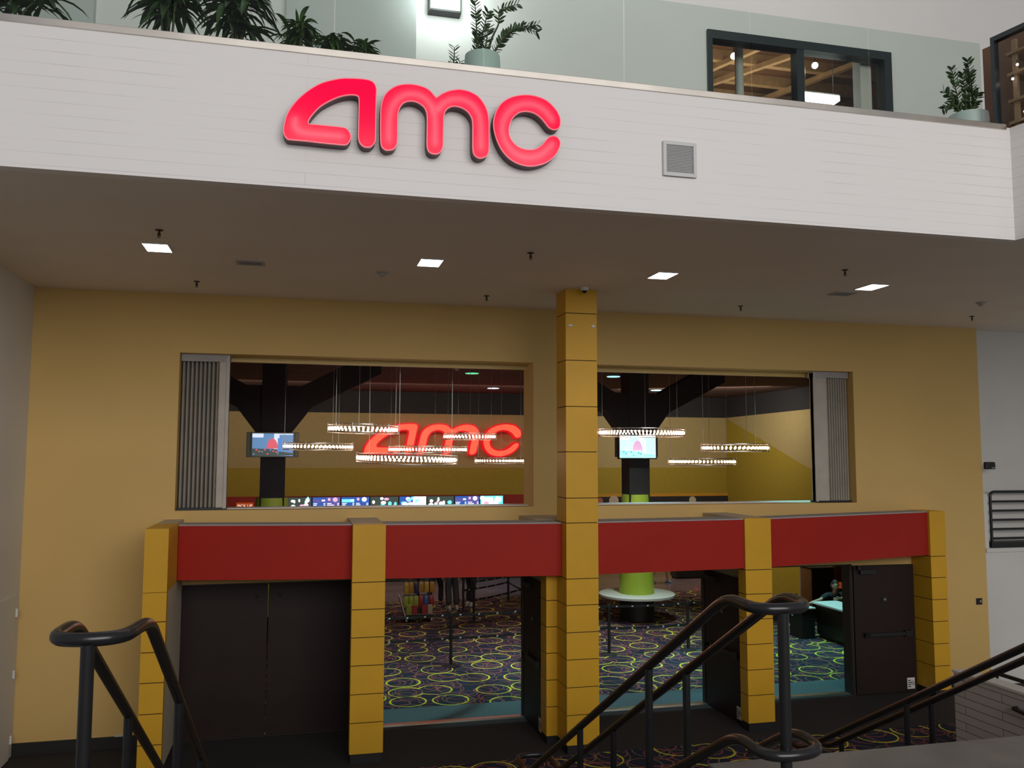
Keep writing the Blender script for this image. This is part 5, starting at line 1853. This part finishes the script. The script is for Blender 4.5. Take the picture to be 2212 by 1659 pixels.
def shoe(mb, ank, toe, s=1.0):
    a, t_ = Vector(ank), Vector(toe)
    d_ = Vector((t_.x - a.x, t_.y - a.y, 0))
    if d_.length < 0.03:
        d_ = Vector((0, -1, 0))
    d_.normalize()
    n_ = Vector((-d_.y, d_.x, 0))
    pitch = (t_.z - a.z + 0.055)
    prof = [(-0.075, 0.034, 0.075), (-0.05, 0.040, 0.10), (0.02, 0.043, 0.095), (0.09, 0.048, 0.062), (0.15, 0.044, 0.05), (0.19, 0.026, 0.035)]
    z0 = a.z - 0.09
    for lo, hi, mi in ((0.022, 1.0, 0), (0.0, 0.024, 1)):
        vs, fs = [], []
        n = 10
        for (u, w, hgt) in prof:
            for k in range(n):
                an = 2 * PI * k / n
                zz = (lo + (hgt - lo) * 0.5 * (1 + math.sin(an))) if mi == 0 else (0.0 if math.sin(an) < 0 else hi)
                ww = w * (1.0 if mi == 0 else 1.06)
                p = a + d_ * u + n_ * math.cos(an) * ww
                vs.append((p.x, p.y, z0 + zz + pitch * max(0, u) / 0.19))
        for i in range(len(prof) - 1):
            for k in range(n):
                fs.append((i * n + k, i * n + (k + 1) % n, (i + 1) * n + (k + 1) % n, (i + 1) * n + k))
        fs += [tuple(range(n))[::-1], tuple((len(prof) - 1) * n + k for k in range(n))]
        mb.add(vs, fs, mi)


def person(loc, rz, label, over, shirt, pants, shoes, hair=HAIRD, hs=1.0, long_sleeve=False, shorts=False, head_rot=(0, 0, 0), curl=(0.5, 0.5), hands=None, pant_r=0.018, head_c=None):
    nodes = {k: (over.get(k, v[0]), v[1]) for k, v in STAND.items()}
    t = thing('person', loc, label, 'person', 'visitors in the lobby')
    O = Vector(loc)

    def put(mb, name, m_, par=t, smooth=True):
        mb.v = [tuple(Vector(p) + O) for p in mb.v]
        return mb.build(name, m_, par, smooth)
    body = MB()
    slim = {k: (c, r * (0.76 if k in ('pelvis', 'waist', 'chest', 'shL', 'shR', 'hipL', 'hipR') else 1.0)) for k, (c, r) in nodes.items()}
    vv, ff = skin_mesh(slim, EDG, 'pelvis', 2)
    body.add(vv, ff, 0)
    nk = Vector(nodes['neck'][0])
    hc = Vector(head_c) if head_c else nk + Vector((0, -0.02, 0.105))
    hd, face = head_shape(hc, head_rot, hs)
    n0 = len(body.v)
    body.add(hd.v, hd.f, 0)
    for q, sg, cu in (('L', -1, curl[0]), ('R', 1, curl[1])):
        w = Vector(nodes['wr' + q][0])
        e = Vector(nodes['el' + q][0])
        if hands and q in hands:
            pd, sd, dn = hands[q]
        else:
            pd, sd, dn = (w - e).normalized(), Vector((0, -1, 0)), Vector((-sg, 0, 0))
        hand(body, w - Vector(pd) * 0.015, w + Vector(pd) * 0.06, sd, cu, 1.0, Vector(dn))
    bo = put(body, 'body', [SKIN])
    put(face, 'facial_features', [EYE_W, EYE_D, HAIRD, LIP])
    put(hair_cap(hc, head_rot, hs), 'hair', hair)
    # trousers
    keep = ['pelvis', 'hipL', 'kneeL', 'hipR', 'kneeR'] + ([] if shorts else ['calfL', 'calfR', 'ankL', 'ankR'])
    g = grow(nodes, keep, pant_r)
    wz = Vector(nodes['pelvis'][0]).lerp(Vector(nodes['waist'][0]), 0.55)
    g['belt'] = (tuple(wz), 0.135)
    if not shorts:
        for q in 'LR':
            c_, r_ = g['ank' + q]
            g['ank' + q] = ((c_[0], c_[1], c_[2] + 0.015), r_ + 0.016)
            c_, r_ = g['calf' + q]
            g['calf' + q] = (c_, r_ + 0.004)
    ed = [e for e in EDG if e[0] in g and e[1] in g] + [('pelvis', 'belt')]
    mb = MB().add(*skin_mesh(g, ed, 'pelvis', 2))
    put(mb, 'shorts' if shorts else 'trousers', pants)
    # shirt: the torso and sleeve part of the body surface, moved outwards
    full = {k: (c, r * (1.0 if k != 'neckb' else 0.95)) for k, (c, r) in nodes.items()}
    vv, ff = skin_mesh(full, EDG, 'pelvis', 2)
    segs = [(a_, b_, Vector(nodes[a_][0]), Vector(nodes[b_][0]), nodes[a_][1], nodes[b_][1]) for a_, b_ in EDG]
    bm = bmesh.new()
    bv = [bm.verts.new(v) for v in vv]
    for f_ in ff:
        try:
            bm.faces.new([bv[i] for i in f_])
        except ValueError:
            pass
    bmesh.ops.recalc_face_normals(bm, faces=bm.faces)
    bm.normal_update()
    drop = []
    for f_ in bm.faces:
        c_ = f_.calc_center_median()
        best = None
        for a_, b_, pa, pb, ra, rb in segs:
            ab = pb - pa
            t_ = max(0.0, min(1.0, (c_ - pa).dot(ab) / ab.length_squared))
            d_ = (c_ - pa - ab * t_).length - (ra + (rb - ra) * t_)
            if best is None or d_ < best[0]:
                best = (d_, a_, b_, t_)
        _, a_, b_, t_ = best
        ok = (a_, b_) in (('pelvis', 'waist'), ('waist', 'chest')) or a_ == 'chest' and (b_ != 'neckb' or t_ < 0.9)
        ok = ok or (a_ == 'pelvis' and t_ < 0.25) or a_.startswith('sh') and (t_ < 0.72 or long_sleeve) or (a_.startswith('el') and long_sleeve)
        if not ok:
            drop.append(f_)
    off = {v: v.normal.copy() for v in bm.verts}
    for v in bm.verts:
        v.co += off[v] * 0.016
    bmesh.ops.delete(bm, geom=drop, context='FACES')
    bm.verts.index_update()
    mb = MB().add([tuple(v.co) for v in bm.verts], [tuple(v.index for v in f_.verts) for f_ in bm.faces])
    bm.free()
    put(mb, 'shirt', shirt)
    mb = MB()
    shoe(mb, nodes['ankL'][0], nodes['toeL'][0])
    put(mb, 'shoe', shoes)
    mb = MB()
    shoe(mb, nodes['ankR'][0], nodes['toeR'][0])
    put(mb, 'shoe', shoes)
    t.rotation_euler = (0, 0, rz)
    return t


DK = mat('dark_cotton', (0.020, 0.020, 0.024), 0.85, var=0.15, vscale=12)
DK2 = mat('charcoal_cotton', (0.045, 0.043, 0.042), 0.85, var=0.15, vscale=12)
GREYS = mat('grey_jersey', (0.16, 0.16, 0.17), 0.85, var=0.1)
PALE = mat('pale_canvas_shoe', (0.50, 0.52, 0.46), 0.7, var=0.1)
SOLE = mat('white_rubber_sole', (0.6, 0.6, 0.58), 0.6, var=0.05)
MAROON = mat('maroon_shoe', (0.10, 0.03, 0.035), 0.6, var=0.1)
BLUESHOE = mat('bright_blue_shoe', (0.06, 0.25, 0.62), 0.6, var=0.1)
BLUES = mat('navy_polo', (0.015, 0.016, 0.022), 0.85, var=0.15)


def plaid():
    m = mat('dark_pinstripe_cloth', (0.03, 0.032, 0.04), 0.85, var=0)
    nt = m.node_tree
    b_ = nt.nodes['Principled BSDF']
    tc = nt.nodes.new('ShaderNodeTexCoord')
    w1 = nt.nodes.new('ShaderNodeTexWave')
    w1.bands_direction = 'X'
    w1.inputs['Scale'].default_value = 16
    nt.links.new(tc.outputs['Object'], w1.inputs['Vector'])
    r_ = nt.nodes.new('ShaderNodeValToRGB')
    r_.color_ramp.elements[0].color = (0.022, 0.024, 0.032, 1)
    r_.color_ramp.elements[0].position = 0.75
    r_.color_ramp.elements[1].color = (0.12, 0.125, 0.14, 1)
    r_.color_ramp.elements[1].position = 0.95
    nt.links.new(w1.outputs['Fac'], r_.inputs[0])
    nt.links.new(r_.outputs[0], b_.inputs['Base Color'])
    return m


person((3.72, 24.0, 0), 2.55, 'person in dark trousers and maroon shoes walking behind the snack rack',
       dict(kneeL=(-0.10, -0.16, 0.50), calfL=(-0.10, -0.13, 0.37), ankL=(-0.10, -0.14, 0.09), toeL=(-0.11, -0.28, 0.035), kneeR=(0.10, 0.04, 0.49), calfR=(0.10, 0.16, 0.38), ankR=(0.10, 0.28, 0.13), toeR=(0.10, 0.16, 0.03)),
       DK2, DK, [MAROON, SOLE])
person((4.08, 23.45, 0), PI + 0.3, 'person standing in dark pinstriped trousers and pale shoes',
       dict(ankL=(-0.12, 0.05, 0.09), toeL=(-0.14, -0.10, 0.035), kneeL=(-0.115, 0.0, 0.49), calfL=(-0.12, 0.03, 0.36)), GREYS, plaid(), [PALE, SOLE], pant_r=0.03)
person((4.66, 23.85, 0), PI - 0.9, 'person in plain dark trousers and pale shoes, right of the pinstriped trousers',
       dict(kneeR=(0.10, -0.10, 0.50), ankR=(0.11, -0.06, 0.09), toeR=(0.12, -0.20, 0.035), calfR=(0.105, -0.06, 0.36)), DK, DK, [PALE, SOLE])
person((11.45, 26.6, 0), PI / 2 + 0.15, 'person with bare calves and bright blue shoes walking by the lime column',
       dict(kneeL=(-0.09, -0.20, 0.51), calfL=(-0.09, -0.20, 0.38), ankL=(-0.09, -0.24, 0.09), toeL=(-0.10, -0.39, 0.04), kneeR=(0.09, 0.06, 0.49), calfR=(0.09, 0.15, 0.38), ankR=(0.09, 0.26, 0.14), toeR=(0.09, 0.15, 0.03)),
       GREYS, DK2, [BLUESHOE, SOLE], shorts=True)

# the cashier, seated behind the desk, leaning on it
cash = dict(pelvis=(0.10, 0.30, 0.52), waist=(0.08, 0.20, 0.63), chest=(0.03, 0.0, 0.78), neckb=(0.0, -0.06, 0.915), neck=(-0.01, -0.09, 0.985), skull=(-0.015, -0.11, 1.06),
            hipL=(0.0, 0.26, 0.50), kneeL=(-0.06, -0.10, 0.50), calfL=(-0.06, -0.06, 0.36), ankL=(-0.05, -0.02, 0.09), toeL=(-0.06, -0.17, 0.035),
            hipR=(0.20, 0.26, 0.50), kneeR=(0.19, -0.12, 0.50), calfR=(0.19, -0.08, 0.36), ankR=(0.19, -0.04, 0.09), toeR=(0.19, -0.19, 0.035),
            shL=(-0.175, -0.04, 0.87), elL=(-0.42, -0.10, 0.77), wrL=(-0.67, -0.12, 0.725),
            shR=(0.185, -0.08, 0.87), elR=(0.11, -0.38, 0.855), wrR=(-0.16, -0.45, 0.84))
cp = person((12.28, 18.36, 0), 0.0, 'seated person in a black polo shirt leaning on the teal lit white desk', cash, BLUES, DK, [DK, DK],
            head_rot=(0.22, 0.0, -0.40), head_c=(-0.03, -0.13, 1.10), hs=1.13, curl=(0.35, 0.25),
            hands={'L': (Vector((-0.95, -0.15, -0.12)), Vector((0.1, -1, 0.2)), Vector((0, 0, -1))), 'R': (Vector((-0.97, -0.2, -0.03)), Vector((0.1, -0.5, 0.9)), Vector((-0.3, 0.9, -0.3)))})
mb = MB()
e, w = Vector((0.11, -0.38, 0.855)), Vector((-0.16, -0.45, 0.84))
d_ = (w - e).normalized()
c_ = e.lerp(w, 0.86)
mb.tube([Vector((12.28, 18.36, 0)) + c_ - d_ * 0.012, Vector((12.28, 18.36, 0)) + c_ + d_ * 0.012], 0.036, 16)
mb.build('wristwatch', MT['metal'], cp, True)
# his stool
t = thing('stool', (12.40, 18.64, 0), 'dark stool under the seated person behind the desk', 'stool')
MB().lathe([(0.17, 0.36), (0.18, 0.38), (0.17, 0.40)], (12.40, 18.64, 0), 24).build('seat', MT['black'], t, True)
MB().lathe([(0.03, 0.03), (0.03, 0.36)], (12.40, 18.64, 0), 12).build('post', MT['dark_metal'], t, True)
MB().lathe([(0.22, 0), (0.22, 0.015), (0.04, 0.04)], (12.40, 18.64, 0), 24).build('base', MT['black'], t, True)

MT['tan_lam'] = mat('tan_laminate', (0.50, 0.28, 0.12), 0.5, var=0.1)
# ------------------------------------------------------------------ cashier desk and its surroundings
t = thing('cashier_desk', (11.75, 16.8, 0), 'long black cashier desk with a white top lit teal', 'desk')
MB().box((11.55, 15.6, 0.08), (12.02, 17.92, 0.76)).build('desk_body', MT['black_lam'], t, bevel=0.004)
MB().box((11.60, 15.62, 0), (12.0, 17.90, 0.08)).build('toe_kick', MT['black'], t)
MB().box((11.45, 15.55, 0.76), (12.09, 17.95, 0.80)).build('desk_top', MT['counter_top'], t, bevel=0.004)
t = thing('counter_block', (11.24, 17.98, 0), 'short black counter block with a small white top, left of the cashier desk', 'counter')
MB().box((11.10, 17.80, 0), (11.42, 18.32, 0.66)).build('block_body', MT['black'], t, bevel=0.004)
MB().box((11.08, 17.78, 0.66), (11.44, 18.34, 0.69)).build('block_top', MT['counter_top'], t, bevel=0.004)
t = thing('waste_cabinet', (13.4, 20.7, 0), 'tall black cabinet with slotted top behind the seated person', 'cabinet')
MB().box((13.07, 20.45, 0), (13.70, 21.0, 1.17)).build('cabinet_body', MT['black_lam'], t, bevel=0.006)
MB().box((13.05, 20.43, 1.17), (13.72, 21.02, 1.20)).build('cabinet_top', MT['black'], t, bevel=0.004)
MB().box((13.17, 20.55, 1.20), (13.60, 20.68, 1.205)).build('slot', MT['vent_dark'], t)
MB().box((13.17, 20.78, 1.20), (13.60, 20.91, 1.205)).build('slot', MT['vent_dark'], t)
MB().box((13.055, 20.46, 0.02), (13.07, 20.98, 1.16)).build('side_panel', MT['tan_lam'], t)
MB().box((13.05, 20.97, 0.02), (13.07, 21.0, 1.165)).build('edge_trim', MT['white'], t)
MB().box((13.71, 20.43, 1.175), (13.725, 21.02, 1.205)).build('edge_trim', MT['metal'], t)
# backpack on the desk
t = thing('backpack', (12.52, 17.6, 0), 'dark blue backpack with pale patches beside the seated person', 'bag')
mb = MB().add(*skin_mesh(dict(a=((12.36, 17.62, 0.70), 0.11), b=((12.36, 17.60, 0.86), 0.12), c=((12.37, 17.62, 0.96), 0.08)), [('a', 'b'), ('b', 'c')], 'a', 2))
mb.build('bag_body', mat('navy_nylon', (0.018, 0.024, 0.055), 0.6, var=0.3), t, True)
MB().obox((12.31, 17.49, 0.92), (0.12, 0.02, 0.05), (0.2, 0.15, 0.3)).build('blue_patch', mat('bright_blue_patch', (0.10, 0.30, 0.55), 0.5), t, bevel=0.004)
MB().obox((12.30, 17.485, 0.85), (0.10, 0.02, 0.035), (0.1, -0.2, 0.3)).build('white_patch', MT['white'], t, bevel=0.004)
MB().tube(fillet([(12.33, 17.62, 1.0), (12.33, 17.58, 1.06), (12.41, 17.58, 1.06), (12.41, 17.62, 1.0)], 0.03, 4), 0.01, 8).build('handle', MT['black'], t, True)
# crate holding the bag up
tag(MB().box((12.22, 17.42, 0), (12.52, 17.82, 0.70)).build('low_pedestal', MT['black'], at=(12.4, 17.6, 0)), 'black pedestal under the dark blue backpack', 'pedestal')
t = thing('desk_box', (13.0, 18.9, 0), 'orange lit box behind the dark blue backpack', 'box')
MB().box((12.86, 18.95, 0), (13.25, 19.3, 0.90)).build('box_body', MT['black_lam'], t)
MB().box((12.86, 18.95, 0.90), (13.25, 19.3, 1.0)).build('orange_top', MT['orange'], t, bevel=0.01)
# low cabinet with a red light by the tiles
t = thing('low_cabinet', (13.0, 27.6, 0), 'low black cabinet with a small red light at the back of the tiled floor', 'cabinet')
MB().box((12.4, 27.4, 0.06), (13.5, 27.9, 0.55)).build('cabinet_body', MT['black_lam'], t, bevel=0.006)
MB().box((12.45, 27.42, 0), (13.45, 27.88, 0.06)).build('plinth', MT['black'], t)
MB().box((13.05, 27.385, 0.42), (13.2, 27.40, 0.46)).build('red_light', mat('red_indicator', (1, 0.05, 0.02), 0.4, var=0, emit=2.0, ecol=(1, 0.05, 0.02)), t)
# food counter under the menu screens
t = thing('food_counter', (3.0, 29.3, 0), 'long dark food counter under the menu screens', 'counter')
MB().box((-2.0, 28.9, 0), (8.0, 29.6, 1.02)).build('counter_body', MT['black_lam'], t)
MB().box((-2.05, 28.85, 1.02), (8.05, 29.65, 1.07)).build('counter_top', MT['counter_top'], t)

# ------------------------------------------------------------------ snack rack on casters
RX, RY = 2.98, 22.05
t = thing('snack_rack', (RX, RY, 0), 'black rolling snack rack with hanging packets in the left open doorway', 'rack')
mb = MB()
mb.prism([(RX - 0.36, RY - 0.25), (RX + 0.36, RY - 0.25), (RX + 0.36, RY + 0.25), (RX - 0.36, RY + 0.25)], 0.10, 0.19)
mb.prism([(RX - 0.36, 0.19), (RX + 0.36, 0.19), (RX + 0.04, 0.34), (RX - 0.04, 0.34)], RY - 0.24, RY + 0.24, 'y')
mb.build('base', MT['black'], t)
MB().box((RX - 0.37, RY - 0.26, 0.185), (RX + 0.37, RY - 0.245, 0.20)).build('base_trim', MT['metal'], t)
for sx in (-1, 1):
    for sy in (-1, 1):
        mb = MB()
        mb.tube([(RX + sx * 0.31 - 0.02, RY + sy * 0.2, 0.05), (RX + sx * 0.31 + 0.02, RY + sy * 0.2, 0.05)], 0.05, 14)
        mb.build('caster', MT['vent'], t, True)
MB().lathe([(0.035, 0.19), (0.035, 1.75)], (RX, RY, 0), 12).build('pole', MT['black'], t, True)
pegs = MB()
slots = []
for lev, z in enumerate((0.62, 0.96, 1.30, 1.62)):
    pegs.box((RX - 0.36, RY - 0.02, z), (RX + 0.36, RY + 0.02, z + 0.02))
    for k in range(6):
        u = -0.32 + k * 0.128
        if abs(u) < 0.05:
            continue
        pegs.tube([(RX + u, RY - 0.02, z + 0.01), (RX + u, RY - 0.20, z + 0.02)], 0.004, 6)
        slots.append((RX + u, RY, z, lev, k))
pegs.build('peg_arm', MT['dark_metal'], t)
# tilted literature trays at the left of the base
MB().obox((RX - 0.42, RY - 0.12, 0.40), (0.03, 0.40, 0.52), (0, -0.28, 0)).build('side_tray', MT['scr_tray'] if 'scr_tray' in MT else MT['vent'], t)
PK = [('orange', (0.60, 0.16, 0.05)), ('yellow', (0.55, 0.40, 0.08)), ('blue', (0.05, 0.16, 0.38)), ('teal', (0.05, 0.25, 0.25)), ('red', (0.42, 0.04, 0.04)),
      ('lime', (0.38, 0.46, 0.06)), ('cream', (0.52, 0.46, 0.34)), ('brown', (0.13, 0.08, 0.05)), ('navy', (0.03, 0.05, 0.12)), ('amber', (0.52, 0.27, 0.04))]
PM = {n_: mat(n_ + '_packet', c_, 0.35, var=0.25, vscale=25) for n_, c_ in PK}
ROW = {0: ['lime', 'lime', 'lime', 'red', 'blue', 'red'], 1: ['yellow', 'amber', 'navy', 'amber', 'yellow', 'amber'], 2: ['brown', 'orange', 'orange', 'teal', 'blue', 'brown'], 3: ['red', 'orange', 'blue', 'yellow', 'cream', 'teal']}
LEV = {0: 'lowest', 1: 'second lowest', 2: 'second highest', 3: 'highest'}
POS = ['far left', 'left', 'inner left', 'inner right', 'right', 'far right']


def packet(x, y, z, w, h, m_, label, ry=0.0):
    mb = MB()
    vs, fs = [], []
    n, mm = 7, 9
    for s in (-1, 1):
        for i in range(n):
            for j in range(mm):
                u, v = i / (n - 1), j / (mm - 1)
                th = 0.016 * (math.sin(PI * u) * math.sin(PI * v)) ** 0.5
                vs.append((x + (u - 0.5) * w + ry * (v - 1) * h, y + s * th, z - h + v * h))
    for q in range(2):
        for i in range(n - 1):
            for j in range(mm - 1):
                a = q * n * mm + i * mm + j
                fs.append((a, a + mm, a + mm + 1, a + 1))
    mb.add(vs, fs)
    o = mb.build('snack_packet', m_, None, True, at=(x, y, z - h))
    return tag(o, label, 'snack packet', 'snack packets on the rolling rack')


rnd = random.Random(5)
for (x, y, z, lev, k) in slots:
    h = rnd.uniform(0.24, 0.29)
    for j, yy in enumerate((-0.08, -0.16)):
        c_ = ROW[lev][(k + (0 if j else 3 * (lev % 2))) % 6]
        packet(x + rnd.uniform(-0.006, 0.006), y + yy, z + 0.006, 0.115, h, PM[c_],
               '%s snack packet, %s on the %s rung of the rack, %s' % (c_, POS[k], LEV[lev], 'behind' if j == 0 else 'in front'), rnd.uniform(-0.04, 0.04))
# boxes of sweets standing on the base
for i, (dx, dy, w, h, c_) in enumerate(((-0.26, -0.19, 0.13, 0.20, 'lime'), (-0.12, -0.19, 0.13, 0.17, 'red'), (0.12, -0.19, 0.13, 0.17, 'red'), (0.26, -0.19, 0.12, 0.18, 'cream'))):
    z0 = 0.19 + 0.15 * (1 - (abs(dx) - 0.04) / 0.32)
    mb = MB().box((RX + dx - w / 2, RY + dy - 0.055 - 0.08, 0.205), (RX + dx + w / 2, RY + dy - 0.075, 0.205 + h + 0.04))
    tag(mb.build('snack_box', PM[c_], at=(RX + dx, RY + dy - 0.1, 0.205), bevel=0.004), '%s snack box on the base of the rolling rack, %s' % (c_, ['far left', 'inner left', 'inner right', 'far right'][i]), 'snack box', 'snack boxes on the rolling rack')
bpy.context.view_layer.update()
